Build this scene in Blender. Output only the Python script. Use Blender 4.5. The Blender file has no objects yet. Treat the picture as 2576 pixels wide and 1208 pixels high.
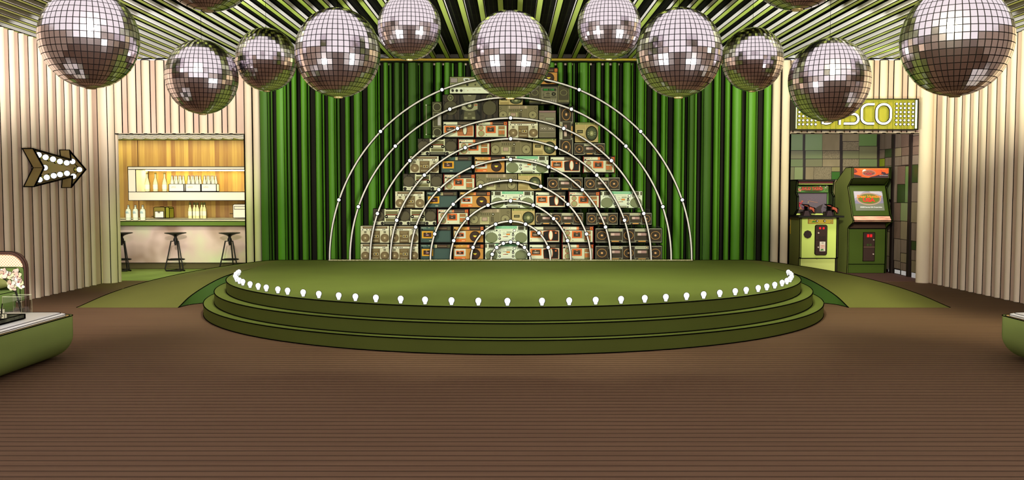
import bpy, math, random
from mathutils import Vector, Matrix
C = bpy.context.scene.collection
PI = math.pi
# ------------------------------------------------------------------ camera
F = 2236.0; CX, CY = 1288.0, 604.0; EYE = 1.6; PIT = math.radians(3.123)
cp, sp = math.cos(PIT), math.sin(PIT)
def ray(px, py):
    u = (px-CX)/F; t = (py-CY)/F
    return Vector((u, cp - t*sp, -sp - t*cp))
def at(px, py, Y=None, z=None, X=None):
    d = ray(px, py)
    if Y is not None: s = Y/d.y
    elif z is not None: s = (z-EYE)/d.z
    else: s = X/d.x
    return Vector((d.x*s, d.y*s, EYE + d.z*s))
cam = bpy.data.cameras.new('camera'); camo = bpy.data.objects.new('camera', cam); C.objects.link(camo)
cam.sensor_width = 36; cam.lens = 36*F/2576; cam.clip_end = 200
camo.location = (0, 0, EYE); camo.rotation_euler = (PI/2 - PIT, 0, 0)
bpy.context.scene.camera = camo
# ------------------------------------------------------------------ materials
def lin(h, g=1.0):
    v = [int(h[i:i+2], 16)/255 for i in (0, 2, 4)]
    v = [(c/12.92 if c <= .04045 else ((c+.055)/1.055)**2.4)*g for c in v]
    return tuple(min(c, .9) for c in v) + (1,)
_m = {}
def M(h, rough=.6, metal=0, emit=0, g=1.0, spec=.25, name=None):
    k = (h, rough, metal, emit, g, spec)
    if k in _m: return _m[k]
    m = bpy.data.materials.new(name or 'paint_'+h); m.use_nodes = True
    b = m.node_tree.nodes['Principled BSDF']
    b.inputs['Base Color'].default_value = lin(h, g)
    b.inputs['Roughness'].default_value = rough; b.inputs['Metallic'].default_value = metal
    b.inputs['Specular IOR Level'].default_value = spec
    if emit:
        b.inputs['Emission Color'].default_value = lin(h); b.inputs['Emission Strength'].default_value = emit
    _m[k] = m; return m
INK = M('060505', .9, spec=0, name='black_line')
def noisy(name, h1, h2, scale=(1,1,1), ns=6, rough=.7, detail=3, spec=.2, lo=.35, hi=.65, bump=0):
    m = bpy.data.materials.new(name); m.use_nodes = True; nt = m.node_tree; N = nt.nodes; L = nt.links
    b = N['Principled BSDF']; b.inputs['Roughness'].default_value = rough; b.inputs['Specular IOR Level'].default_value = spec
    tc = N.new('ShaderNodeTexCoord'); mp = N.new('ShaderNodeMapping'); mp.inputs['Scale'].default_value = scale
    no = N.new('ShaderNodeTexNoise'); no.inputs['Scale'].default_value = ns; no.inputs['Detail'].default_value = detail
    cr = N.new('ShaderNodeValToRGB'); cr.color_ramp.elements[0].color = lin(h1); cr.color_ramp.elements[1].color = lin(h2)
    cr.color_ramp.elements[0].position = lo; cr.color_ramp.elements[1].position = hi
    L.new(tc.outputs['Object'], mp.inputs['Vector']); L.new(mp.outputs[0], no.inputs['Vector'])
    L.new(no.outputs['Fac'], cr.inputs['Fac']); L.new(cr.outputs[0], b.inputs['Base Color'])
    if bump:
        bp = N.new('ShaderNodeBump'); bp.inputs['Strength'].default_value = bump
        L.new(no.outputs['Fac'], bp.inputs['Height']); L.new(bp.outputs[0], b.inputs['Normal'])
    return m
def mathn(N, op, a=None, b=None):
    n = N.new('ShaderNodeMath'); n.operation = op
    if a is not None: n.inputs[0].default_value = a
    if b is not None: n.inputs[1].default_value = b
    return n
# ------------------------------------------------------------------ mesh builder
ORG = {}
class MB:
    def __init__(s): s.v = []; s.f = []; s.m = []; s.mats = []; s.noink = set()
    def mi(s, m):
        if m not in s.mats: s.mats.append(m)
        return s.mats.index(m)
    def add(s, vs, fs, m, noink=False):
        b = len(s.v); s.v += [Vector(p) for p in vs]; i = s.mi(m)
        for f in fs:
            if noink: s.noink.add(len(s.f))
            s.f.append(tuple(b+k for k in f)); s.m.append(i)
        return s
    def box(s, a, b, m, noink=False):
        x0, x1 = sorted((a[0], b[0])); y0, y1 = sorted((a[1], b[1])); z0, z1 = sorted((a[2], b[2]))
        return s.add([(x0,y0,z0),(x1,y0,z0),(x1,y1,z0),(x0,y1,z0),(x0,y0,z1),(x1,y0,z1),(x1,y1,z1),(x0,y1,z1)],
              [(0,3,2,1),(4,5,6,7),(0,1,5,4),(1,2,6,5),(2,3,7,6),(3,0,4,7)], m, noink)
    def loft(s, rings, m, caps=True, closed=True, noink=False):
        n = len(rings[0]); vs = [p for r in rings for p in r]; fs = []
        for i in range(len(rings)-1):
            for j in range(n if closed else n-1):
                k = (j+1) % n
                fs.append((i*n+j, i*n+k, (i+1)*n+k, (i+1)*n+j))
        if caps and closed:
            fs.append(tuple(range(n-1, -1, -1))); fs.append(tuple(range((len(rings)-1)*n, len(rings)*n)))
        return s.add(vs, fs, m, noink)
    def prism(s, poly, axis, a, b, m, noink=False):   # poly of 2-D points in the two other axes
        def P(u, v, w): return {'x': (w, u, v), 'y': (u, w, v), 'z': (u, v, w)}[axis]
        return s.loft([[P(u, v, a) for u, v in poly], [P(u, v, b) for u, v in poly]], m, noink=noink)
    def cyl(s, p0, p1, r0, r1, m, n=16, noink=False, caps=True):
        p0 = Vector(p0); p1 = Vector(p1); d = (p1-p0).normalized()
        a = d.orthogonal().normalized(); b = d.cross(a)
        rg = [[p + (a*math.cos(2*PI*i/n) + b*math.sin(2*PI*i/n))*r for i in range(n)] for p, r in ((p0, r0), (p1, r1))]
        return s.loft(rg, m, caps=caps, noink=noink)
    def lathe(s, prof, c, m, n=16, axis='z', noink=True, mats=None):
        c = Vector(c); rg = []
        for r, h in prof:
            r = max(r, 1e-4)
            if axis == 'z': rg.append([c+Vector((r*math.cos(2*PI*i/n), r*math.sin(2*PI*i/n), h)) for i in range(n)])
            else: rg.append([c+Vector((r*math.cos(2*PI*i/n), h, r*math.sin(2*PI*i/n))) for i in range(n)])
        if mats:
            for i in range(len(prof)-1): s.loft(rg[i:i+2], mats[i], caps=False, noink=noink)
            return s
        return s.loft(rg, m, noink=noink)
    def sphere(s, c, r, m, n=16, k=10):
        prof = [(r*math.sin(PI*i/k), -r*math.cos(PI*i/k)) for i in range(k+1)]
        return s.lathe(prof, c, m, n)
    def tube(s, pts, r, m, n=8, closed=False, noink=True):
        pts = [Vector(p) for p in pts]; N = len(pts); rg = []
        up = Vector((0, 1, 0)); 
        for i, p in enumerate(pts):
            a = pts[(i-1) % N] if closed or i > 0 else p; b = pts[(i+1) % N] if closed or i < N-1 else p
            d = (b-a).normalized(); u = up if abs(d.dot(up)) < .95 else Vector((1, 0, 0))
            e = d.cross(u).normalized(); g = e.cross(d)
            rr = r[i] if isinstance(r, (list, tuple)) else r
            rg.append([p + (e*math.cos(2*PI*j/n)+g*math.sin(2*PI*j/n))*rr for j in range(n)])
        if closed: rg.append(rg[0])
        return s.loft(rg, m, caps=not closed, noink=noink)
    def text(s, txt, x, z, y, h, m, w=None, mirror=False, t=.002, fn=None, shear=0, bold=0):
        cu = bpy.data.curves.new('t', 'FONT'); cu.body = txt; cu.size = 1; cu.extrude = 0; cu.resolution_u = 3; cu.shear = shear; cu.offset = bold
        o = bpy.data.objects.new('t', cu); me = bpy.data.meshes.new_from_object(o)
        vs = [v.co.copy() for v in me.vertices]; fs = [tuple(p.vertices) for p in me.polygons]
        bpy.data.objects.remove(o); bpy.data.curves.remove(cu); bpy.data.meshes.remove(me)
        if not vs: return s
        x0 = min(v.x for v in vs); x1 = max(v.x for v in vs); y0 = min(v.y for v in vs); y1 = max(v.y for v in vs)
        sy = h/(y1-y0); sx = w/(x1-x0) if w else sy
        out = []
        for v in vs:
            a = (v.x-x0)*sx; b = (v.y-y0)*sy
            if mirror: a = (x1-x0)*sx - a
            out.append(fn(x+a, z+b) if fn else (x+a, y-t, z+b))
        return s.add(out, fs, m, noink=True)
    def ink(s, w, ang=32):
        norms = []
        for f in s.f:
            n = Vector((0, 0, 0)); p = [s.v[i] for i in f]
            for i in range(len(p)):
                a, b = p[i], p[(i+1) % len(p)]; n += a.cross(b)
            norms.append(n.normalized() if n.length > 1e-12 else n)
        ed = {}
        for k, f in enumerate(s.f):
            if k in s.noink: continue
            for i in range(len(f)):
                e = (f[i], f[(i+1) % len(f)]); ed.setdefault((min(e), max(e)), []).append(k)
        ca = math.cos(math.radians(ang)); vs = []; fs = []
        for (a, b), ks in ed.items():
            if len(ks) == 2 and norms[ks[0]].dot(norms[ks[1]]) > ca: continue
            p, q = s.v[a], s.v[b]; d = q-p
            if d.length < 1e-5: continue
            d.normalize(); u = sum((norms[k] for k in ks), Vector((0, 0, 0)))
            u = (u - d*u.dot(d))
            u = u.normalized() if u.length > 1e-4 else d.orthogonal().normalized()
            t = d.cross(u); h = w*.5; b0 = len(vs)
            for P, sg in ((p, -.5), (q, .5)):
                for i, j in ((1, 0), (0, 1), (-1, 0), (0, -1)): vs.append(P + d*h*sg + u*h*i*.9 + t*h*j*1.1)
            fs += [(b0+i, b0+(i+1) % 4, b0+4+(i+1) % 4, b0+4+i) for i in range(4)]
        s.add(vs, fs, INK)
        return s
    def build(s, name, parent=None, ink=0, smooth=38, **props):
        if ink: s.ink(ink)
        o0 = ORG.get(parent.name, Vector((0, 0, 0))) if parent else Vector((0, 0, 0))
        me = bpy.data.meshes.new(name); me.from_pydata([tuple(v-o0) for v in s.v], [], s.f)
        for m in s.mats: me.materials.append(m)
        me.polygons.foreach_set('material_index', s.m)
        if smooth:
            me.polygons.foreach_set('use_smooth', [True]*len(me.polygons)); me.set_sharp_from_angle(angle=math.radians(smooth))
        me.update()
        o = bpy.data.objects.new(name, me); C.objects.link(o)
        if parent: o.parent = parent; ORG[o.name] = o0.copy()
        for k, v in props.items(): o[k] = v
        return o
def thing(name, label, cat, loc=(0, 0, 0), group=None):
    o = bpy.data.objects.new(name, None); C.objects.link(o); o.location = loc; ORG[o.name] = Vector(loc)
    o.empty_display_size = .1
    o['label'] = label; o['category'] = cat
    if group: o['group'] = group
    return o
def tag(o, label, cat, group=None):
    o['label'] = label; o['category'] = cat
    if group: o['group'] = group
    return o
def centre(o):   # move a one-mesh thing's origin to the middle of its foot
    me = o.data; n = len(me.vertices)
    lo = [min(v.co[i] for v in me.vertices) for i in range(3)]; hi = [max(v.co[i] for v in me.vertices) for i in range(3)]
    p = Vector(((lo[0]+hi[0])/2, (lo[1]+hi[1])/2, lo[2])); me.transform(Matrix.Translation(-p)); o.location = p
    return o
def struct(mb, name, ink=0, smooth=38): return mb.build(name, None, ink, smooth, kind='structure')
def copy_tree(o, loc=None, parent=None, scale=None):
    c = o.copy(); C.objects.link(c)
    if parent: c.parent = parent
    if loc is not None: c.location = loc
    if scale is not None: c.scale = scale
    for ch in list(o.children): copy_tree(ch, parent=c)
    return c
ORD = 'zeroth first second third fourth fifth sixth seventh eighth ninth tenth eleventh twelfth thirteenth fourteenth fifteenth sixteenth seventeenth eighteenth nineteenth twentieth'.split()
def ordw(n):
    if n <= 20: return ORD[n]
    return {2: 'twenty-', 3: 'thirty-', 4: 'forty-'}[n//10] + ORD[n % 10] if n % 10 else {3: 'thirtieth', 4: 'fortieth'}[n//10]
random.seed(7)
# ------------------------------------------------------------------ the room
ZC = 3.9; YB = 15.7; XL = -7.15; XR = 7.32
# floor: plank boards running across, grooves every 0.1 m
fm = bpy.data.materials.new('floor_boards'); fm.use_nodes = True; nt = fm.node_tree; N = nt.nodes; L = nt.links
b = N['Principled BSDF']; b.inputs['Roughness'].default_value = .75; b.inputs['Specular IOR Level'].default_value = .12
tc = N.new('ShaderNodeTexCoord'); sx = N.new('ShaderNodeSeparateXYZ'); L.new(tc.outputs['Object'], sx.inputs[0])
dv = mathn(N, 'DIVIDE', b=.1); L.new(sx.outputs['Y'], dv.inputs[0])
fr = mathn(N, 'FRACT'); L.new(dv.outputs[0], fr.inputs[0])
lt = mathn(N, 'LESS_THAN', b=.2); L.new(fr.outputs[0], lt.inputs[0])
mp = N.new('ShaderNodeMapping'); mp.inputs['Scale'].default_value = (.35, 14, 1); L.new(tc.outputs['Object'], mp.inputs['Vector'])
no = N.new('ShaderNodeTexNoise'); no.inputs['Scale'].default_value = 2.2; no.inputs['Detail'].default_value = 3; L.new(mp.outputs[0], no.inputs['Vector'])
cr = N.new('ShaderNodeValToRGB'); cr.color_ramp.elements[0].position = .3; cr.color_ramp.elements[1].position = .7
cr.color_ramp.elements[0].color = lin('5c4433'); cr.color_ramp.elements[1].color = lin('684f3c')
L.new(no.outputs['Fac'], cr.inputs['Fac'])
mx = N.new('ShaderNodeMixRGB'); mx.inputs['Color2'].default_value = lin('443022'); L.new(lt.outputs[0], mx.inputs['Fac']); L.new(cr.outputs[0], mx.inputs['Color1'])
L.new(mx.outputs[0], b.inputs['Base Color'])
mb = MB(); mb.add([(-14, -14, 0), (14, -14, 0), (14, 15.9, 0), (-14, 15.9, 0)], [(0, 1, 2, 3)], fm); struct(mb, 'floor')
# fluted walls
COL = noisy('flute_cream', 'd3c2ab', 'dccbb5', (1, 1, .3), 3); FLAT = noisy('flute_pink', 'bfa292', 'ccb2a2', (1, 1, .3), 3)
def flutes(mb, p0, p1, z0, z1, nrm, pitch=.257, w=.07, dpt=.06, start=.5, ink=.015):
    p0 = Vector(p0); p1 = Vector(p1); d = (p1-p0); Ln = d.length; d.normalize(); nrm = Vector(nrm); zu = Vector((0, 0, 1))
    n = int(Ln/pitch + 1e-6)
    mb.add([p0+zu*z0, p1+zu*z0, p1+zu*z1, p0+zu*z1], [(0, 1, 2, 3)], FLAT)
    mb.add([p0-nrm*.1+zu*z0, p1-nrm*.1+zu*z0, p1+zu*z0, p0+zu*z0], [(0, 1, 2, 3)], FLAT)
    for i in range(n):
        c = p0 + d*(i+start)*pitch
        if ((c-p0).length+w) > Ln+.02: break
        arc = [c + d*w*math.cos(PI*k/8) + nrm*dpt*math.sin(PI*k/8) for k in range(9)]
        mb.loft([[a+zu*z0 for a in arc], [a+zu*z1 for a in arc]], COL, caps=False, closed=False)
        mb.add([a+zu*z0 for a in arc], [tuple(range(9))], INK); mb.add([a+zu*z1 for a in arc], [tuple(range(8, -1, -1))], COL)
        for sg in (-1, 1):
            e = c + d*(w+ink*.4)*sg
            mb.add([e-d*ink*.5+nrm*.006+zu*z0, e+d*ink*.5+nrm*.006+zu*z0, e+d*ink*.5+nrm*.006+zu*z1, e-d*ink*.5+nrm*.006+zu*z1,
                    e-d*ink*.5+zu*z0, e+d*ink*.5+zu*z0, e+d*ink*.5+zu*z1, e-d*ink*.5+zu*z1], [(0,1,2,3),(0,3,7,4),(1,5,6,2)], INK)
        for zz in (z0, z1):   # thin dark line round each flute's foot
            mb.tube([a+nrm*.003+zu*zz for a in arc], ink*.5, INK, n=4)
ZW = ZC-.005
mb = MB(); flutes(mb, (XL, -3, 0), (XL, YB-.27, 0), 0, ZW, (1, 0, 0), w=.056, dpt=.05, ink=.0095)
mb.cyl((XL+.08, YB-.12, 0), (XL+.08, YB-.12, ZW), .13, .13, COL, n=28)
for a in (-140, -60, 10): mb.box((XL+.08+.131*math.cos(math.radians(a))-.005, YB-.12+.131*math.sin(math.radians(a))-.005, 0), (XL+.08+.131*math.cos(math.radians(a))+.005, YB-.12+.131*math.sin(math.radians(a))+.005, ZW), INK)
mb.box((XL-.05, YB-.3, 0), (XL, YB+.25, ZW), COL); mb.box((XL, YB-.02, 0), (XL+.22, YB+.02, ZW), COL)
struct(mb, 'wall_left')
mb = MB(); flutes(mb, (XR, -3, 0), (XR, YB-.27, 0), 0, ZW, (-1, 0, 0), w=.058, dpt=.05, ink=.0095)
mb.cyl((XR-.10, YB-.12, 0), (XR-.10, YB-.12, ZW), .11, .11, COL, n=28); mb.box((XR, YB-.3, 0), (XR+.05, YB+.25, ZW), COL); mb.box((XR-.12, YB-.02, 0), (XR+.03, YB+.02, ZW), COL)
struct(mb, 'wall_right')
XO0, XO1, XA0, XA1 = -6.93, -4.71, 4.90, 7.20     # bar opening, alcove opening
XC0, XC1 = -4.42, 4.55
ZH = 2.61
mb = MB()
flutes(mb, (XO0-.1, YB, 0), (XO1, YB, 0), ZH, ZW, (0, -1, 0), pitch=.25, start=.45)
flutes(mb, (XO1, YB, 0), (XC0, YB, 0), 0, ZW, (0, -1, 0), pitch=.145, start=.55, w=.062)
flutes(mb, (XC1, YB, 0), (XA0, YB, 0), 0, ZW, (0, -1, 0), pitch=.17, start=.5, w=.07)
flutes(mb, (XA0, YB, 0), (XA1+.1, YB, 0), ZH+.01, ZW, (0, -1, 0), pitch=.25, start=.45)
mb.box((XO1, YB+.005, 0), (XO1+.02, YB+.2, ZH), COL); mb.box((XA0-.02, YB+.005, 0), (XA0, YB+.2, ZH), COL)
mb.box((XC0, YB+.2, 0), (XC1, YB+.25, ZC), FLAT)
for x0, x1, zz in ((XO0, XO1, ZH), (XA0, XA1, ZH+.01)):
    mb.box((x0, YB-.07, zz-.012), (x1, YB-.055, zz), INK); mb.box((x0, YB-.06, zz), (x1, YB+.2, zz+.01), COL)
for x in (XO1+.004, XA0-.004, XC0, XC1): mb.box((x-.006, YB-.02, 0), (x+.006, YB+.01, ZH if x in (XO1+.004, XA0-.004) else ZW), INK)
struct(mb, 'wall_back')
# ceiling: dark perforated panel above baffle beams, green stage light painted onto their undersides
gm = bpy.data.materials.new('ceiling_mesh_panel'); gm.use_nodes = True; nt = gm.node_tree; N = nt.nodes; L = nt.links
b = N['Principled BSDF']; b.inputs['Roughness'].default_value = .8; b.inputs['Specular IOR Level'].default_value = .1
tc = N.new('ShaderNodeTexCoord'); sx = N.new('ShaderNodeSeparateXYZ'); L.new(tc.outputs['Object'], sx.inputs[0])
def grid(ax, per, wid):
    d_ = mathn(N, 'DIVIDE', b=per); L.new(sx.outputs[ax], d_.inputs[0]); f_ = mathn(N, 'FRACT'); L.new(d_.outputs[0], f_.inputs[0])
    l_ = mathn(N, 'LESS_THAN', b=wid); L.new(f_.outputs[0], l_.inputs[0]); return l_
g1 = grid('X', .2415/4, .13); g2 = grid('Y', .55, .025); g3 = grid('Y', .075, .22)
mxa = mathn(N, 'MAXIMUM'); L.new(g1.outputs[0], mxa.inputs[0]); L.new(g2.outputs[0], mxa.inputs[1])
hf = mathn(N, 'MULTIPLY', b=.22); L.new(g3.outputs[0], hf.inputs[0]); mxb = mathn(N, 'MAXIMUM'); L.new(mxa.outputs[0], mxb.inputs[0]); L.new(hf.outputs[0], mxb.inputs[1])
mx = N.new('ShaderNodeMixRGB'); mx.inputs['Color1'].default_value = lin('050505'); mx.inputs['Color2'].default_value = lin('2f3618'); L.new(mxb.outputs[0], mx.inputs['Fac']); L.new(mx.outputs[0], b.inputs['Base Color'])
mb = MB()
mb.add([(-8.2, 8.8, ZC+.075), (8.2, 8.8, ZC+.075), (8.2, YB+.3, ZC+.075), (-8.2, YB+.3, ZC+.075)], [(3, 2, 1, 0)], gm)
BU = M('cfe676', .5, name='beam_underside_green_light'); BS = M('f4efec', .5, name='beam_side_white')
k = 0
for i in range(-33, 34):
    x = i*.2415 + .10; w = .0375; y0, y1 = 8.8, YB-.16
    mb.add([(x-w, y0, ZC), (x+w, y0, ZC), (x+w, y1, ZC), (x-w, y1, ZC)], [(3, 2, 1, 0)], BU)
    for sg in (-1, 1):
        a = x+sg*w
        mb.add([(a, y0, ZC), (a, y1, ZC), (a, y1, ZC+.065), (a, y0, ZC+.065)], [(0, 1, 2, 3) if sg > 0 else (3, 2, 1, 0)], BS)
        mb.box((a-.005, y0, ZC-.003), (a+.005, y1, ZC+.004), INK); mb.box((a-.004, y0, ZC+.058), (a+.004, y1, ZC+.07), INK)
    mb.box((x-w, y1, ZC), (x+w, y1+.01, ZC+.065), INK)
mb.box((-8, YB-.16, ZC+.01), (8, YB-.1, ZC+.075), M('f2f2f4', name='white_end_strip')); mb.box((-8, YB-.165, ZC-.002), (8, YB-.1, ZC+.01), INK)
struct(mb, 'ceiling')
mb = MB(); mb.box((XC0, YB-.22, ZC-.05), (XC1, YB-.10, ZC-.004), noisy('gold_cornice', 'b9a838', 'b0823a', (.6, 1, 1), 1.5)); mb.box((XC0, YB-.2, ZC-.065), (XC1, YB-.1, ZC-.05), M('3a4a1c'))
struct(mb, 'trim_1', ink=.012)
# ------------------------------------------------------------------ bar room behind the left opening
wood = bpy.data.materials.new('wood_strips'); wood.use_nodes = True; nt = wood.node_tree; N = nt.nodes; L = nt.links
b = N['Principled BSDF']; b.inputs['Roughness'].default_value = .55
tc = N.new('ShaderNodeTexCoord'); sx = N.new('ShaderNodeSeparateXYZ'); L.new(tc.outputs['Object'], sx.inputs[0])
dv = mathn(N, 'DIVIDE', b=.1); L.new(sx.outputs['X'], dv.inputs[0]); fl = mathn(N, 'FLOOR'); L.new(dv.outputs[0], fl.inputs[0])
wn = N.new('ShaderNodeTexWhiteNoise'); wn.noise_dimensions = '1D'; L.new(fl.outputs[0], wn.inputs['W'])
mp = N.new('ShaderNodeMapping'); mp.inputs['Scale'].default_value = (14, 1, .7); L.new(tc.outputs['Object'], mp.inputs['Vector'])
no = N.new('ShaderNodeTexNoise'); no.inputs['Scale'].default_value = 2; no.inputs['Detail'].default_value = 4; L.new(mp.outputs[0], no.inputs['Vector'])
ad = mathn(N, 'MULTIPLY', b=.45); L.new(no.outputs['Fac'], ad.inputs[0]); a2 = mathn(N, 'ADD'); m2 = mathn(N, 'MULTIPLY', b=.6); L.new(wn.outputs['Value'], m2.inputs[0])
L.new(ad.outputs[0], a2.inputs[0]); L.new(m2.outputs[0], a2.inputs[1])
cr = N.new('ShaderNodeValToRGB'); cr.color_ramp.elements[0].color = lin('764a24'); cr.color_ramp.elements[1].color = lin('b3964c'); cr.color_ramp.elements[0].position = .15; cr.color_ramp.elements[1].position = .9
L.new(a2.outputs[0], cr.inputs['Fac']); L.new(cr.outputs[0], b.inputs['Base Color'])
YW = 20.4
mb = MB(); mb.box((-9.8, YW, 0), (-4.0, YW+.1, 2.9), wood); pj = at(347, 400, Y=YW).x; mb.box((pj-.008, YW-.006, .9), (pj+.008, YW, 2.8), M('4a2c16'))
struct(mb, 'wall_bar')
mb = MB(); mb.box((-9.9, 15.95, 0), (-9.8, YW+.1, 2.9), COL); mb.box((-4.05, 15.95, 0), (-4.0, YW, 2.9), COL); struct(mb, 'wall_bar_sides')
mb = MB(); mb.box((-9.9, 15.9, -.08), (-4.0, YW+.1, .0), noisy('bar_floor_green_light', '6f8038', '84984a', (1, 1, 1), 1.2)); struct(mb, 'floor_bar')  # green light on the bar floor put into its colour
mb = MB(); mb.box((-9.9, 15.9, 2.86), (-4.0, YW+.1, 2.95), M('15150f'))
for i in range(24):
    x = -9.9+i*.25; mb.box((x, 15.95, 2.78), (x+.11, YW-.25, 2.86), M('f2efe6', emit=.35))
mb.box((-9.8, YW-.22, 2.76), (-4.05, YW-.16, 2.86), M('8a8a3a'))
struct(mb, 'ceiling_bar', ink=.008)
WH = M('f6f0dc', .5, name='shelf_white')
p0 = at(321.5, 419.5, Y=19.7); p1 = at(322, 504.5, Y=19.7); i0 = at(341, 426.5, Y=19.7); i1 = at(341, 483, Y=19.7); xr = -4.6
mb = MB()
mb.box((p0.x, 19.7, i0.z), (xr, YW-.02, p0.z), WH); mb.box((p0.x, 19.7, p1.z), (xr, YW-.02, i1.z), WH)
mb.box((p0.x, 19.7, i1.z), (i0.x, YW-.02, i0.z), WH)
o = tag(mb.build('display_shelf', ink=.016), 'long white box shelf hung on the wooden wall behind the bar', 'shelf'); 
mb = MB(); mb.box((i0.x+.05, 20.12, i0.z-.02), (xr-.05, 20.16, i0.z-.004), M('ffe9a0', emit=34, name='led_strip'))
o2 = mb.build('led_strip', o)
# counters
TOP = M('f2efcf', .4); GRN = M('5f7a26', .5)
mb = MB(); mb.box((-9.75, 19.35, .96), (-4.1, YW-.03, 1.0), TOP); mb.box((-9.75, 19.4, 0), (-4.1, YW-.03, .96), M('9c8468'))
tag(mb.build('back_counter', ink=.012), 'cream back counter running along the wooden wall behind the bar', 'counter')
t = thing('bar_counter', 'bar counter with a green edged top and a pink front panel with blotchy reflections', 'counter', (-7, 18.5, 0))
cf = bpy.data.materials.new('pink_panel_reflections'); cf.use_nodes = True; nt = cf.node_tree; N = nt.nodes; L = nt.links
b = N['Principled BSDF']; b.inputs['Roughness'].default_value = .3; b.inputs['Specular IOR Level'].default_value = .5
tc = N.new('ShaderNodeTexCoord'); no = N.new('ShaderNodeTexNoise'); no.inputs['Scale'].default_value = 1.5; no.inputs['Detail'].default_value = 2; L.new(tc.outputs['Object'], no.inputs['Vector'])
cr = N.new('ShaderNodeValToRGB'); e = cr.color_ramp.elements; e[0].position = .3; e[0].color = lin('a58872'); e[1].position = .5; e[1].color = lin('dcc2b6'); q = e.new(.72); q.color = lin('d8d8b4')  # blotches are reflections painted into the panel colour
L.new(no.outputs['Fac'], cr.inputs['Fac']); L.new(cr.outputs[0], b.inputs['Base Color'])
MB().box((-9.7, 18.2, .90), (-4.3, 18.95, .99), GRN).box((-9.7, 18.2, .99), (-4.3, 18.95, .995), TOP).build('countertop', t, ink=.012)
MB().box((-9.7, 18.3, .13), (-4.3, 18.9, .90), cf).build('front_panel', t, ink=.01)
MB().box((-9.7, 18.34, 0), (-4.3, 18.9, .13), M('5a5230')).build('plinth', t, ink=.012)
# bottles
def bottle_mb(kind, mb=None):
    mb = mb or MB()
    G = {'tall': M('f4f1c8', .25), 'beer': M('fbf6e2', .3), 'gin': M('dfe8cf', .2), 'wine': M('e9e6a8', .25)}[kind]
    if kind == 'tall': pr = [(0, 0), (.05, 0), (.052, .02), (.05, .18), (.03, .26), (.017, .30), (.015, .385), (.019, .39), (.019, .41), (0, .41)]
    elif kind == 'gin': pr = [(0, 0), (.05, 0), (.052, .01), (.052, .2), (.045, .225), (.02, .24), (.017, .29), (.017, .3), (0, .3)]
    elif kind == 'wine': pr = [(0, 0), (.042, 0), (.043, .01), (.042, .2), (.03, .24), (.017, .265), (.015, .35), (0, .35)]
    else: pr = [(0, 0), (.035, 0), (.036, .01), (.036, .19), (.03, .225), (.018, .27), (.016, .34), (0, .34)]
    mb.lathe(pr, (0, 0, 0), G, 14)
    # dark outline hoop following the bottle's profile, across the front
    pts = [(r+.003, 0, h) for r, h in pr] + [(-r-.003, 0, h) for r, h in reversed(pr)]
    mb.tube(pts, .0045, INK, n=4)
    return mb
def bottle(kind, nm, cap=None):
    t = thing(nm, '', 'bottle', (0, 0, -50)); ORG[t.name] = Vector((0, 0, 0))
    bottle_mb(kind).build('glass_body', t)
    if kind == 'tall':
        MB().lathe([(.0205, .385), (.0205, .418), (0, .42)], (0, 0, 0), M('8a7a3c'), 10).build('cap', t)
        MB().lathe([(.0535, .05), (.0535, .15)], (0, 0, 0), M('fbfbee'), 14).build('paper_label', t)
    if kind == 'beer': MB().lathe([(.02, .325), (.02, .348), (0, .349)], (0, 0, 0), M('b49a90'), 10).build('cap', t)
    if kind == 'gin':
        MB().lathe([(.02, .285), (.02, .315), (0, .316)], (0, 0, 0), M('e6ecd6'), 10, noink=False).build('cap', t, ink=.006)
        q = MB().lathe([(.0535, .06), (.0535, .19)], (0, 0, 0), M('eef3e0'), 14); q.box((-.04, -.056, .165), (.02, -.053, .175), M('3f8fa0')).box((-.04, -.056, .145), (.03, -.053, .153), M('3f8fa0')); q.build('paper_label', t)
    if kind == 'wine':
        MB().lathe([(.0175, .30), (.0175, .355), (0, .356)], (0, 0, 0), M('4e5526'), 10).build('cap', t)
        MB().lathe([(.0435, .06), (.0435, .16)], (0, 0, 0), M('f7f6dc'), 14).build('paper_label', t)
    return t
def place(first, used, loc, label, group):
    o = first if not used else copy_tree(first)
    o.location = loc; o['label'] = label; o['group'] = group; ORG[o.name] = Vector(loc); return o
bt = bottle('tall', 'champagne_bottle'); zs = i1.z
for k, px in enumerate((371, 391.5, 414.5)):
    p = at(px, 483, Y=20.0); place(bt, k, (p.x, 20.0, zs+.014), 'tall pale bottle on the white shelf, ' + ('nearest the shelf end', 'middle of the three singles', 'next to the bottle cartons')[k], 'tall bottles on the white shelf')
bb = bottle('beer', 'beer_bottle'); n = 0
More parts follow.
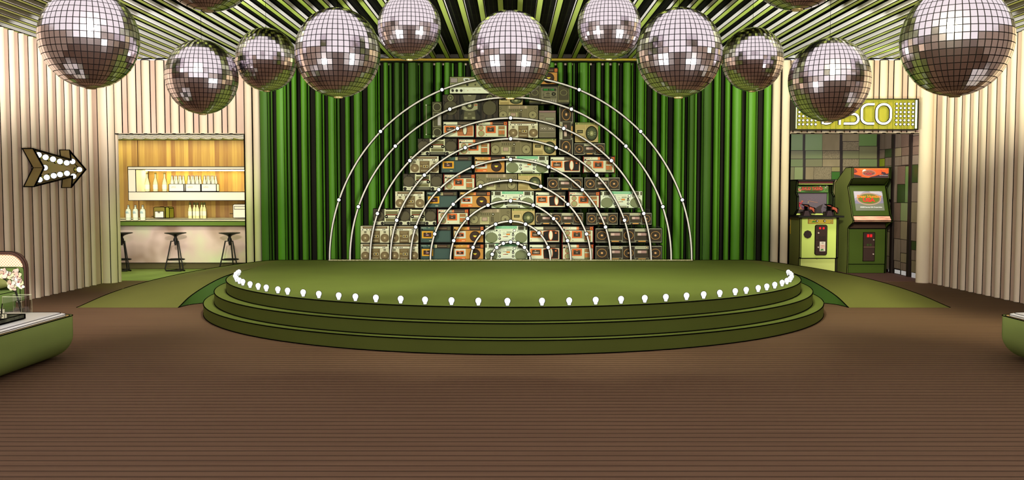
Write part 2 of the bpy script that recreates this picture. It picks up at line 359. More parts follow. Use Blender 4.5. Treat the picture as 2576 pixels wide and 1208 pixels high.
for k, px in enumerate((447.5, 489.5, 529)):
    c = at(px, 483, Y=20.0)
    t = thing('bottle_carton', 'white six-bottle carton on the shelf, ' + ('beside the tall bottles', 'middle of the three cartons', 'farthest from the tall bottles')[k], 'carton', (c.x, 20.0, zs+.01), 'bottle cartons on the white shelf')
    q = MB(); w = .17; d = .09; WC = M('fbf7ea')
    for a, b_ in (((-w, -d, 0), (w, -d+.006, .165)), ((-w, d-.006, 0), (w, d, .165)), ((-w, -d, 0), (-w+.006, d, .165)), ((w-.006, -d, 0), (w, d, .165)), ((-w, -d, 0), (w, d, .006))):
        q.box([a[i]+(c.x, 20.0, zs+.01)[i] for i in range(3)], [b_[i]+(c.x, 20.0, zs+.01)[i] for i in range(3)], WC)
    q.build('carton_box', t, ink=.011)
    MB().text('uno', c.x-.12, zs+.09, 20.0-d-.001, .035, M('cfc38a')).build('lettering', t)
    for j in range(6):
        x = c.x + (-.095, 0, .095)[j % 3] + (.018 if j >= 3 else -.014); y = 20.0 + (-.04, .04)[j//3]
        place(bb, n, (x, y, zs+.022), f"{('left', 'middle', 'right')[j%3]} bottle of the {('front', 'rear')[j//3]} row in the {('first', 'second', 'third')[k]} shelf carton from the left", 'beer bottles in the shelf cartons'); n += 1
bg = bottle('gin', 'gin_bottle')
for k, px in enumerate((322.5, 340.4, 358.7)):
    p = at(px, 555, Y=18.4); place(bg, k, (p.x, 18.42, 1.007), 'short clear bottle with cyan lettering on the bar top, ' + ('leftmost of three', 'middle of three', 'rightmost of three')[k], 'clear bottles on the bar counter')
bw = bottle('wine', 'wine_bottle')
for k, (px, Y) in enumerate(((478.5, 19.9), (489.5, 19.95), (497, 19.85), (508, 20.05), (514.5, 19.9))):
    p = at(px, 548, Y=Y); place(bw, k, (p.x, Y, 1.0), 'slim yellowish bottle on the back counter, %s of the cluster of five' % ('leftmost', 'second', 'middle', 'fourth', 'rightmost')[k], 'cluster of bottles on the back counter')
# coffee machine and toaster
a = at(387, 549, Y=19.75); c_ = at(415, 521, Y=19.75); e_ = at(425, 549, Y=19.75)
t = thing('coffee_machine', 'small boxy olive coffee machine on the back counter left of the bottle cluster', 'coffee machine', (c_.x, 19.9, 1.012))
h = c_.z-1.0
MB().prism([(a.x, 1.015), (c_.x, 1.015), (c_.x, 1.0+h*.95), (c_.x-.03, 1+h), (a.x+.03, 1+h), (a.x, 1.0+h*.93)], 'y', 19.75, 20.05, M('8a7c33')).prism([(c_.x, 1.015), (e_.x, 1.015), (e_.x, 1+h*.9), (e_.x-.03, 1+h), (c_.x, 1+h*.97)], 'y', 19.78, 20.03, M('93942a')).build('body', t, ink=.014)
MB().box((a.x+.03, 19.74, 1.02), (c_.x-.03, 19.752, 1+h*.62), M('f4f4ea')).build('cup_recess', t, ink=.01)
MB().cyl(((a.x+c_.x)/2, 19.72, 1+h*.62), ((a.x+c_.x)/2, 19.72, 1+h*.5), .03, .015, M('8c8c80')).build('spout', t, ink=.006)
MB().box((a.x-.07, 19.8, 1.04), (a.x, 19.83, 1.055), M('2a2410')).build('handle', t)
a = at(586.5, 549, Y=19.75); c_ = at(640, 514, Y=19.75)
t = thing('toaster', 'large white toaster on the back counter at the right edge of the bar opening', 'toaster', ((a.x+c_.x)/2, 19.9, 1.0)); h = c_.z-1
MB().prism([(a.x, 1.015), (c_.x, 1.015), (c_.x, 1+h*.95), (c_.x-.03, 1+h), (a.x+.03, 1+h), (a.x, 1+h*.93)], 'y', 19.75, 20.1, M('f4f0de')).build('body', t, ink=.014)
MB().box((a.x+.03, 19.74, 1+h*.66), (c_.x-.03, 19.752, 1+h*.85), M('efecd2')).build('control_strip', t, ink=.012)
MB().box((a.x-.09, 19.8, 1.1), (a.x, 19.83, 1.115), M('2a2410')).build('lever', t)
# stools
def stool():
    t = thing('bar_stool', '', 'stool', (0, 0, -50)); ORG[t.name] = Vector((0, 0, 0)); K = M('14120f', .5)
    MB().lathe([(0, .70), (.03, .70), (.06, .72), (.13, .745), (.205, .76), (.212, .768), (.205, .775), (0, .77)], (0, 0, 0), K, 28).build('seat', t)
    MB().cyl((0, 0, .55), (0, 0, .70), .028, .028, K).cyl((0, 0, .60), (0, 0, .66), .045, .04, K).cyl((0, 0, .52), (0, 0, .56), .02, .02, K).build('swivel_post', t)
    A = [math.radians(a) for a in (-150, -30, 90)]
    for a in A:
        c, s_ = math.cos(a), math.sin(a)
        MB().tube([(c*.05, s_*.05, .60), (c*.085, s_*.085, .61), (c*.15, s_*.15, .3), (c*.21, s_*.21, .05), (c*.19, s_*.19, .018)], .0135, K, n=8).build('leg', t)
    MB().tube([(.165*math.cos(2*PI*i/24), .165*math.sin(2*PI*i/24), .235) for i in range(24)], .012, K, n=6, closed=True).build('foot_ring', t)
    pts = []
    for i, a in enumerate(A):
        pts += [(.2*math.cos(a-.25), .2*math.sin(a-.25), .016), (.2*math.cos(a+.25), .2*math.sin(a+.25), .016)]
    q = MB().tube(pts, .013, K, n=6, closed=True); q.build('base_hoop', t)
    return t
s0 = stool()
for k, (px, lab) in enumerate(((308, 'black bar stool half hidden behind the fluted wall end'), (443, 'black bar stool standing alone in the middle of the bar front'), (579, 'black bar stool at the bar next to the stage ramp'))):
    p = at(px, 678, Y=17.85); place(s0, k, (p.x, 17.85, 0), lab, 'bar stools at the counter')
# ------------------------------------------------------------------ stage
SG = noisy('stage_green_felt', '565f28', '5b652b', (1, 1, 1), .8, rough=.8, spec=.1)
SC = Vector((.02, 12.9, 0)); HS = .433
stage = thing('stage', 'round green stage with two steps and curved side ramps in the middle of the room', 'stage', SC)
def disc(r, z0, z1, nm):
    q = MB(); q.cyl((SC.x, SC.y, z0), (SC.x, SC.y, z1), r, r, SG, n=160); q.f.pop(); q.m.pop(); q.f.append(tuple(range(160, 320))); q.m.append(0)
    n = 160
    for zz in (z0+.004, z1): q.tube([(SC.x+(r+.001)*math.cos(2*PI*i/n), SC.y+(r+.001)*math.sin(2*PI*i/n), zz) for i in range(n)], .0062, INK, n=6, closed=True)
    return q
def halfdisc(r, z0, z1):
    n = 120; a0 = -PI-.35; a1 = .35
    arc = [(SC.x+r*math.cos(a0+(a1-a0)*i/n), SC.y+r*math.sin(a0+(a1-a0)*i/n)) for i in range(n+1)]
    q = MB(); q.loft([[(x, y, z0) for x, y in arc], [(x, y, z1) for x, y in arc]], SG, noink=True)
    for zz in (z0+.004, z1): q.tube([(SC.x+(r+.001)*math.cos(a0+(a1-a0)*i/n), SC.y+(r+.001)*math.sin(a0+(a1-a0)*i/n), zz) for i in range(n+1)], .0062, INK, n=6)
    return q
halfdisc(4.272, 0, .144).build('step', stage)
halfdisc(4.135, .144, .289).build('step', stage)
# deck: front arc, then straight sides back to the curtain
n = 120; R3 = 3.985; YD = 15.1
arc = [(SC.x+R3*math.cos(-PI+PI*i/n), SC.y+R3*math.sin(-PI+PI*i/n)) for i in range(n+1)]
out = arc + [(SC.x+3.97, YD), (SC.x-3.97, YD)]
q = MB(); q.loft([[(x, y, .289) for x, y in out], [(x, y, HS) for x, y in out]], SG, noink=True)
for zz in (.293, HS): q.tube([(SC.x+(R3+.001)*math.cos(-PI+PI*i/n), SC.y+(R3+.001)*math.sin(-PI+PI*i/n), zz) for i in range(4 if zz == HS else 0, n+1-(4 if zz == HS else 0))], .0062, INK, n=6)
q.box((SC.x-3.97, YD-.006, HS-.004), (SC.x+3.97, YD+.004, HS+.006), INK)
q.box((SC.x-3.9, 13.2, 0), (SC.x+3.9, YD, .289), SG, noink=True)
q.build('deck', stage)
def crom(P, n=10):
    P = [Vector(p) for p in P]; P = [P[0]*2-P[1]] + P + [P[-1]*2-P[-2]]; o = []
    for i in range(1, len(P)-2):
        for k in range(n):
            t = k/n; a, b, c, d = P[i-1:i+3]
            o.append(.5*((2*b)+(c-a)*t+(2*a-5*b+4*c-d)*t*t+(3*b-a-3*c+d)*t**3))
    o.append(P[-2]); return o
RG = noisy('ramp_green_felt', '5c5d2d', '616230', (1, 1, 1), .8, rough=.8, spec=.1)
for sg in (-1, 1):
    inn = crom([(4.62, 12.18, 0), (4.57, 12.48, .115), (4.42, 12.68, .24), (4.2, 12.76, .36), (3.985, 12.9, HS), (3.97, 13.6, HS), (3.97, 14.4, HS), (3.97, YD, HS)])
    outr = crom([(6.02, 12.18, 0), (5.93, 12.95, .10), (5.72, 13.6, .19), (5.38, 14.15, .27), (4.98, 14.55, .335), (4.55, 14.85, .39), (4.2, 15.02, .425), (3.975, YD, HS)])
    inn = [Vector((SC.x+sg*p.x, p.y, max(p.z, .002))) for p in inn]; outr = [Vector((SC.x+sg*p.x, p.y, max(p.z, .002))) for p in outr]
    q = MB(); nn = len(inn)
    rows = [inn, [a.lerp(b, .35)+Vector((0, 0, .01*math.sin(PI*i/(nn-1)))) for i, (a, b) in enumerate(zip(inn, outr))], [a.lerp(b, .7)+Vector((0, 0, .01*math.sin(PI*i/(nn-1)))) for i, (a, b) in enumerate(zip(inn, outr))], outr]
    q.loft(rows, RG, caps=False, closed=False, noink=True)
    DK = M('35501a', .8, name='ramp_side_green')
    for row, m_ in ((inn, DK), (outr, RG)): q.loft([row, [Vector((p.x, p.y, 0)) for p in row]], m_, caps=False, closed=False, noink=True)
    q.tube([p+Vector((0, 0, .002)) for p in inn[:41]], .0062, INK, n=6); q.tube([p+Vector((0, 0, .002)) for p in outr], .0062, INK, n=6)
    q.tube([Vector((p.x, p.y, .004)) for p in inn[:41]], .005, INK, n=6)
    q.build('ramp', stage)
# ------------------------------------------------------------------ stage rim bulbs
BW = M('f0f2ff', .4, emit=1.0, name='bulb_white')
tb = thing('stage_bulb', '', 'light bulb', (0, 0, -50)); ORG[tb.name] = Vector((0, 0, 0))
prof = [(0, 0), (.0165, 0), (.0175, .018), (.024, .030), (.0295, .042), (.0305, .052), (.028, .065), (.019, .076), (.009, .081), (0, .082)]
gl = MB().lathe(prof, (0, 0, 0), BW, 16).build('globe', tb)
pts = [(r+.002, 0, h) for r, h in prof] + [(-r-.002, 0, h) for r, h in reversed(prof)]
MB().tube(pts, .0030, INK, n=4).cyl((0, 0, 0), (0, 0, .004), .021, .021, INK).build('outline_hoop', tb)  # hoop added as the drawn outline of the bulb
BP = [(597, 684), (589.6, 686), (587, 690), (584.8, 695), (587, 700), (594, 705), (603, 709), (618, 715), (637, 720), (657, 724), (684, 729), (713, 732), (749, 737), (788.5, 741), (834.5, 746), (883.5, 748), (936.5, 751), (996.5, 755), (1061, 757), (1130.5, 758.5), (1200, 760), (1276, 760), (1366, 760), (1436, 758.5), (1506, 757.5), (1571, 755), (1631, 752), (1685, 749), (1735, 745), (1782, 742), (1822, 738), (1860, 733.5), (1889, 730), (1916, 725), (1937.5, 721), (1957.5, 716.5), (1973.7, 711), (1983, 706), (1991, 701), (1993, 696), (1992.5, 691), (1991, 688), (1983, 684.5)]
for k, (px, py) in enumerate(BP):
    p = at(px, py, z=HS+.05); v = p-SC; v.z = 0; side = abs(v.x) > 3.4
    v = v.normalized()*3.865
    if side:   # rows at the flanks: keep the depth read from the picture
        ang = math.atan2(p.y-SC.y, p.x-SC.x); v = Vector((math.cos(ang)*3.865, math.sin(ang)*3.865, 0))
    loc = (SC.x+v.x, SC.y+v.y, HS)
    m = len(BP)
    lab = 'white bulb on the stage rim, ' + (f'{ordw(k+1)} from the left end' if k < m/2 else f'{ordw(m-k)} from the right end')
    place(tb, k, loc, lab, 'bulbs round the stage rim')
# ------------------------------------------------------------------ half-round light frame
YA = 14.86; ax = at(1284.5, 600, Y=YA).x; KM = at(1284.5+100, 560, Y=YA).x - at(1284.5, 560, Y=YA).x; KM /= 100
fr = thing('light_frame', 'white half-round frame of nine nested light arches on a low rail before the boombox stack', 'light frame', (ax, YA, HS))
za = HS+.018
q = MB(); q.box((ax-459.5*KM, YA-.02, HS+.007), (ax+459.5*KM, YA+.02, HS+.033), noisy('speckled_rail', '8f8a58', 'c9c39a', (1, 1, 1), 60)); q.build('base_rail', fr, ink=.008)
LT = M('ded6d4', .5, emit=.18, name='arch_tube')
RB = [49, 100, 151.5, 202, 252.5, 303, 354, 404.5, 456]; HT = [46, 98, 149.5, 200.5, 253, 304.5, 356, 407.5, 459.5]
for k in range(9):
    a = RB[k]*KM; h = HT[k]*KM; n = 64+8*k
    P = [(ax+a*math.cos(PI*i/n), YA-.012, za+h*math.sin(PI*i/n)) for i in range(n+1)]
    q = MB(); q.tube(P, .0125, LT, n=8)
    w = .0215   # black backing strip
    for sgn in (0,):
        inner = [(ax+(a-w)*math.cos(PI*i/n), za+(h-w)*math.sin(PI*i/n)) for i in range(n+1)]; outer = [(ax+(a+w)*math.cos(PI*i/n), za+(h+w)*math.sin(PI*i/n)) for i in range(n+1)]
        q.loft([[(x, YA-.008, z) for x, z in inner], [(x, YA-.008, z) for x, z in outer], [(x, YA+.006, z) for x, z in outer], [(x, YA+.006, z) for x, z in inner]], INK, caps=False, closed=False, noink=True)
    A = q.build('light_arch', fr)
    for d in (0, 22, -22, 45.4, -45.4, 70.7, -70.7):
        x = ax+a*math.sin(math.radians(d)); z = za+h*math.cos(math.radians(d))
        if k == 8 and d == 0: z -= 0
        MB().sphere((x, YA-.034, z), .0275, BW, 14, 8).cyl((x, YA-.028, z), (x, YA-.004, z), .0385, .0385, INK, n=18).build('bulb', A)
# ------------------------------------------------------------------ curtain
cu = thing('stage_curtain', 'tall deep green pleated curtain hanging behind the boombox stack', 'curtain', (0, YB-.1, 0))
CG = M('528a20', .5, spec=.3, name='curtain_green'); CD = M('15110b', .8, name='curtain_gap_shade'); C2 = M('3f641e', .6, name='curtain_green_dull')  # near-black material paints the shade in the gaps between pleats
def fold(q, x0, x1, dep, z1, mat, y):
    n = 8; pr = [(x0+(x1-x0)*(.5-.5*math.cos(PI*i/n)), y-dep*math.sin(PI*i/n)**.6) for i in range(n+1)]
    q.loft([[(a, b, .01) for a, b in pr], [(a, b, z1) for a, b in pr]], mat, caps=False, closed=False, noink=True)
    for a in (x0, x1): q.box((a-.005, y-.012, .01), (a+.005, y+.002, z1), INK, noink=True)
    if x1-x0 > .1 and dep > .05:
        k_ = 2 if (int(x0*977) % 2) else 6; q.box((pr[k_][0]-.004, pr[k_][1]-.006, .01), (pr[k_][0]+.004, pr[k_][1]+.004, z1), INK, noink=True)
    q.add([(a, b, z1) for a, b in pr], [tuple(range(n, -1, -1))], mat)
rr = random.Random(11); q = MB(); y0 = YB-.03; zt = 3.845
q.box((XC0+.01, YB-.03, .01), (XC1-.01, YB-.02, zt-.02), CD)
x = XC0+.02; hooks = []
while x < XC1-.2:
    w = rr.choice((.08, .11, .14, .17)); fold(q, x, x+w, .10, zt, CG if rr.random() < .75 else C2, y0-.03); x += w
    g = rr.choice((.045, .07, .10)); hooks.append(x+g/2)
    if rr.random() < .55:
        w2 = rr.choice((.03, .045)); fold(q, x+.012, x+.012+w2, .05, zt, C2 if rr.random() < .5 else CG, y0); x += w2+.015
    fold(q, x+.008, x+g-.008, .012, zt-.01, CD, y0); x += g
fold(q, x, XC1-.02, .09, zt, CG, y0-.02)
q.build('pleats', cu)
for hx in hooks: MB().box((hx-.018, y0-.03, zt-.045), (hx+.018, y0-.018, zt+.005), M('d8bcb4')).build('curtain_hook', cu)
# ------------------------------------------------------------------ mirror balls
MIR = M('e8e0e6', .14, metal=1, name='mirror_tile')
def ball_mesh(nr=24, nc=48, rz=1.05):
    q = MB(); R = .5; gp = .07; gr = .055
    q.lathe([(.496*math.sin(PI*i/40), -.496*rz*math.cos(PI*i/40)) for i in range(41)], (0, 0, 0), INK, 64)
    for i in range(nr):
        t0 = PI*(i+gr)/nr; t1 = PI*(i+1-gr)/nr
        for j in range(nc):
            a0 = 2*PI*(j+gp)/nc; a1 = 2*PI*(j+1-gp)/nc
            if i in (0, nr-1): continue
            P = [(R*math.sin(t)*math.cos(a), R*math.sin(t)*math.sin(a), -R*rz*math.cos(t)) for t, a in ((t0, a0), (t0, a1), (t1, a1), (t1, a0))]
            q.add(P, [(0, 1, 2, 3)], MIR, noink=True)
    return q
BALLS = [  # x px centre, y top, y bottom, width px, true diameter, label
 (225, -33, 227, 262, .86, 'big mirror ball at the far left, above the marquee arrow'),
 (508, 98, 290, 188, .70, 'mirror ball hanging in front of the fluted wall above the bar opening'),
 (670, 67, 233, 157, .62, 'smaller mirror ball over the left edge of the green curtain'),
 (850, 17, 249, 217, .80, 'large mirror ball left of centre, before the left half of the curtain'),
 (1030, -14, 148, 160, .56, 'small high mirror ball left of the central one'),
 (1283, 25, 250, 210, .76, 'central mirror ball covering the top of the boombox stack'),
 (1532, -16, 148, 160, .56, 'small high mirror ball right of the central one'),
 (1708, 17, 249, 218, .80, 'large mirror ball right of centre, before the right half of the curtain'),
 (1893, 67, 233, 158, .62, 'smaller mirror ball over the right edge of the green curtain'),
 (2086, 95, 308, 212, .76, 'mirror ball partly covering the disco sign'),
 (2405, -45, 250, 296, .92, 'biggest mirror ball, at the far right before the fluted wall'),
 (521, -255, 30, 280, .80, 'dark mirror ball cut off by the top edge, left, gold cap showing'),
 (2008, -262, 29, 280, .80, 'dark mirror ball cut off by the top edge, right, gold cap showing')]
bproto = None
for k, (px, yt, yb, wd, D, lab) in enumerate(BALLS):
    py = (yt+yb)/2; d = ray(px, py); u = (px-CX)/F; t = (py-CY)/F
    # width of a sphere's image at (u,t): b*sqrt(1+(r2)cos2)
    r2 = u*u+t*t; c2 = u*u/max(r2, 1e-9); b = wd/math.sqrt(1+r2*c2)
    s = D*F/b/math.sqrt(1+r2)*math.sqrt(1+r2)
    loc = Vector((d.x*s, d.y*s, EYE+d.z*s))
    if k == 0:
        t0 = thing('mirror_ball', lab, 'mirror ball', loc, 'mirror balls hanging from the ceiling'); bproto = t0; ORG[t0.name] = Vector((0, 0, 0))
        ball_mesh().build('tile_shell', t0, smooth=0)
        MB().cyl((0, 0, -.530), (0, 0, -.518), .05, .054, M('a8905a', .4, metal=.3), n=24).build('bottom_cap', t0, ink=.004)
        MB().cyl((0, 0, .515), (0, 0, .535), .03, .02, INK, n=20).build('top_cap', t0)
        t0.scale = (D, D, D)
    else:
        t0 = copy_tree(bproto, loc=loc, scale=(D, D, D)); t0['label'] = lab
    t0.rotation_euler = (0, 0, k*.37)
    # hanging cord up to the beams, its length is each ball's own
    for ch in list(t0.children):
        if ch.name.startswith('hanging_cord'): bpy.data.objects.remove(ch)
    L_ = (ZC+.02-loc.z)/D
    cm = MB().cyl((0, 0, .53), (0, 0, L_), .0025, .0025, INK, n=6)
    co = cm.build('hanging_cord', t0)
# ------------------------------------------------------------------ boomboxes
KB = 1/150.05
W_ = 'd8d6bd'; DKB = '2c241c'; ORA = 'd8682c'; OLV = '5d5a3c'
def item_builder(W, H, items, dep, body, bodyink=.012, inset=0, nm='boombox', scale=1.0):
    parts = {}
    order = []
    def get(p):
        if p not in parts: parts[p] = MB(); order.append(p)
        return parts[p]
    k = KB*scale
    for it in items:
        kind, part = it[0], it[1]; q = get(part)
        if kind == 'r':
            _, _, x0, y0, x1, y1, m, l = it[:8]; o = it[8] if len(it) > 8 else 0
            t = .0035*l
            if o: q.box(((x0-o)*k, -t+.0012, (H-y1-o)*k), ((x1+o)*k, .001, (H-y0+o)*k), INK, noink=True)
            q.box((x0*k, -t, (H-y1)*k), (x1*k, .001, (H-y0)*k), M(m), noink=True)
        elif kind == 'c':
            _, _, cx, cy, r, m, l = it[:7]; o = it[7] if len(it) > 7 else 0; oc = it[8] if len(it) > 8 else None
            t = .0035*l; n = 24 if r > 4 else 12
            if o: q.cyl((cx*k, -t+.0012, (H-cy)*k), (cx*k, .001, (H-cy)*k), (r+o)*k, (r+o)*k, M(oc) if oc else INK, n=n, noink=True)
            q.cyl((cx*k, -t, (H-cy)*k), (cx*k, .001, (H-cy)*k), r*k, r*k, M(m), n=n, noink=True)
        elif kind == 'ring':
            _, _, cx, cy, r, w, m, l = it
            t = .0035*l; n = 28
            q.tube([((cx+r*math.cos(2*PI*i/n))*k, -t, (H-cy+r*math.sin(2*PI*i/n))*k) for i in range(n)], w*k*.5, M(m), n=6, closed=True)
        elif kind == 'e':
            _, _, cx, cy, rx, ry, m, l = it[:8]; o = it[8] if len(it) > 8 else 0; oc = it[9] if len(it) > 9 else None; t = .0035*l; n = 24
            if o: q.prism([((cx+(rx+o)*math.cos(2*PI*i/n))*k, (H-cy+(ry+o)*math.sin(2*PI*i/n))*k) for i in range(n)], 'y', -t+.0012, .001, M(oc) if oc else INK, noink=True)
            q.prism([((cx+rx*math.cos(2*PI*i/n))*k, (H-cy+ry*math.sin(2*PI*i/n))*k) for i in range(n)], 'y', -t, .001, M(m), noink=True)
        elif kind == 'p':
            _, _, pts, m, l = it[:5]; t = .0035*l
            q.prism([(x*k, (H-y)*k) for x, y in pts], 'y', -t, .001, M(m), noink=True)
        elif kind == 't':
            _, _, s, x, y, h, m, l = it[:8]; w = it[8] if len(it) > 8 else None
            q.text(s, x*k, (H-y)*k, 0, h*k, M(m), w=w*k if w else None, t=.0035*l)
        elif kind == 'h':   # handle on top
            _, _, x0, x1, hh, m = it
            q.box((x0*k, .03, H*k-.002), ((x0+2)*k, .05, (H+hh)*k), M(m)); q.box(((x1-2)*k, .03, H*k-.002), (x1*k, .05, (H+hh)*k), M(m)); q.box((x0*k, .03, (H+hh-1.2)*k), (x1*k, .05, (H+hh)*k), M(m))
    return parts, order
def make_box(nm, W, H, items, body, dep=.15, rot=False, cat='boombox'):
    t = thing(nm, '', cat, (0, 0, -50)); ORG[t.name] = Vector((0, 0, 0))
    parts, order = item_builder(W, H, items, dep, body)
    def fix(q):
        if rot: q.v = [Vector((-v.z + H*KB, v.y, v.x)) for v in q.v]
        return q
    fix(MB().box((0, 0, 0), (W*KB, dep, H*KB), M(body)).ink(.009)).build('case', t)
    made = {}
    for p in sorted(order, key=lambda s: s.count('/')):
        par, _, sub = p.partition('/')
        o = fix(parts[p]).build((sub or par).split('.')[0].rstrip('0123456789'), made[par] if sub else t)
        if not sub: made[par] = o
    return t
def tickrow(part, x0, x1, y, n, m, l, h=.8): return [('r', part, x0+(x1-x0)*i/n, y, x0+(x1-x0)*(i+.55)/n, y+h, m, l) for i in range(n)]
T = {}
# A silver twin speaker
def sA(dark):
    b_ = 'bfb89a'; it = [('r', 'face', .8, .8, 72.2, 43.2, 'cfc8ac', 1), ('r', 'tuning_panel', 6.5, 2.6, 67.5, 6.6, '6e563c', 2, .5), ('r', 'tuning_panel', 9, 4.2, 65, 5, 'b9a27e', 3),
          ('r', 'face', .8, 7.6, 72.2, 12, 'e4dfca', 2, .3)]
    for x in (6, 16.5, 24, 28, 32, 57.5, 61.5): it.append(('c', f'knob.{x}', x, 9.9, 1.35, '1c1712', 3))
    for x in (36.5, 40, 43.5): it.append(('r', f'knob.{x}', x, 8.8, x+.7, 11, '8c8060', 3))
    for cx, nmx in ((12.5, 'speaker1'), (61.5, 'speaker2')):
        it += [('r', nmx, cx-3, 14.2, cx+3, 18, '3a3224', 2), ('r', nmx, cx-3, 15.6, cx+3, 16.4, 'a79e7c', 3), ('c', nmx, cx, 31, 10.8, '6f5c40', 2, .6, 'a99c7c'), ('c', nmx, cx, 31, 6.5, '7d6a4a', 3), ('c', nmx, cx, 31, 3, 'a08c68', 4), ('c', nmx, cx, 31, 1.2, 'e6dcc0', 5)]
    it += [('r', 'cassette_deck', 25, 13.2, 49, 43, '6b583a', 2, .3), ('r', 'cassette_deck', 27, 15, 47, 16.6, '8f7c56', 3), ('r', 'cassette_deck', 28, 18.4, 44, 19.4, 'a4946c', 3), ('r', 'cassette_deck/cassette_window', 33.5, 23.5, 46, 30, 'c3b791', 3), ('r', 'cassette_deck/cassette_window', 35, 24.8, 44.5, 28.8, '33291c', 4), ('r', 'cassette_deck/cassette_window', 38, 25.8, 41.5, 28, 'd9b24e', 5), ('r', 'cassette_deck', 26.5, 24, 30.5, 28, 'a08a50', 3)]
    it += tickrow('cassette_deck', 28, 46, 36, 6, 'b5a784', 3, 3.4)
    return it
T['A'] = make_box('boombox', 73, 44, sA(0), 'a79e80')
def sBC(bar, main, frame, inner, c):
    it = [('r', 'top_panel', 3, 3, 37, 10.6, bar, 1), ('t', 'top_panel', 'MARTA', 3.6, 6.6, 2.2, 'f0e8b0' if c else 'd9ddc6', 2, 13), ('r', 'top_panel', 21, 4.6, 26, 5.6, 'd6cba0', 2), ('r', 'top_panel', 4, 8, 7.6, 10.4, '0c0a08', 2),
          ('r', 'top_panel', 37, 3, 43, 10.6, 'd8cf9e' if not c else ORA, 1), ('r', 'tuner', 43, 3.2, 70, 10.6, '3a2a1e', 1)]
    it += tickrow('top_panel', 37.4, 42.6, 4.6, 2, '1c1810' if not c else 'f2d8a0', 2, 1.4) + tickrow('top_panel', 37.4, 42.6, 7.8, 2, '1c1810' if not c else 'f2d8a0', 2, 1.4)
    it += tickrow('tuner', 44, 69, 4.2, 14, '8a5a40', 2, .8) + [('r', 'tuner', 45, 6.3, 68, 8.2, '8c7a5e', 2)] + tickrow('tuner', 45, 68, 6.8, 8, '2a1e14', 3, .8)
    if c: it += [('r', 'tuner', 71.2, 3, 78, 10.6, ORA, 2), ('r', 'tuner', 73.2, 5, 76, 8.4, '6a6440', 3)]
    else: it += [('r', 'tuner', 70, 3, 77, 10.6, '514c34', 1)]
    it += [('r', 'face', 3, 12.6, 77.5, 41.8, main, 1), ('r', 'cassette_door', 5, 13.8, 33.4, 32, frame, 2)]
    if c: it += [('r', 'cassette_door', 9, 17.8, 29, 28, ORA, 3), ('r', 'cassette_door/cassette_window', 11, 20.6, 27.4, 26.6, '2e1c14', 4), ('r', 'cassette_door/cassette_window', 16, 22.2, 22, 24.8, 'b98c80', 5), ('r', 'cassette_door', 15.5, 18.6, 19, 19.6, 'f1e0a0', 4),
                 ('r', 'name_strip', 5, 34.8, 33.4, 40.2, ORA, 2), ('r', 'name_strip', 23.5, 37.4, 31.5, 38.8, 'eacfa0', 3), ('c', 'name_strip', 7, 38.6, .9, '120c08', 3),
                 ('c', 'speaker', 57, 27, 12.6, '33221a', 2, .9), ('c', 'speaker', 57, 27, 9.2, '3b281e', 3), ('r', 'speaker', 52.6, 24.8, 61.4, 26.8, 'e0d048', 4), ('r', 'speaker', 54.4, 26.8, 59.6, 28.4, 'e0d048', 4), ('r', 'speaker', 54.8, 28.6, 59.2, 30.2, 'a8321e', 4)]
    else: it += [('r', 'cassette_door', 9.4, 17.8, 29, 28, '35201c', 3, .3), ('r', 'cassette_door/cassette_window', 11.5, 21.6, 27, 26.6, '4c2a26', 4), ('r', 'cassette_door/cassette_window', 16, 22.4, 22.4, 25, 'c09494', 5), ('r', 'cassette_door', 15.5, 18.6, 18.8, 19.8, 'cfc0a0', 4),
                 ('c', 'face', 7, 38, .9, '0c0c0a', 2), ('r', 'face', 23.5, 37.6, 30.5, 39, 'c8ceb0', 2), ('r', 'speaker_cloth', 37, 14, 76, 41, main, 2, .25)]
    return it
T['B'] = make_box('boombox', 80, 44, sBC('3d5750', '3c504c', 'd79a26', 0, False), '15120f')
T['C'] = make_box('boombox', 80, 44, sBC('c08a3a', 'bd8640', 'c6cdc4', 0, True), '1c130e')
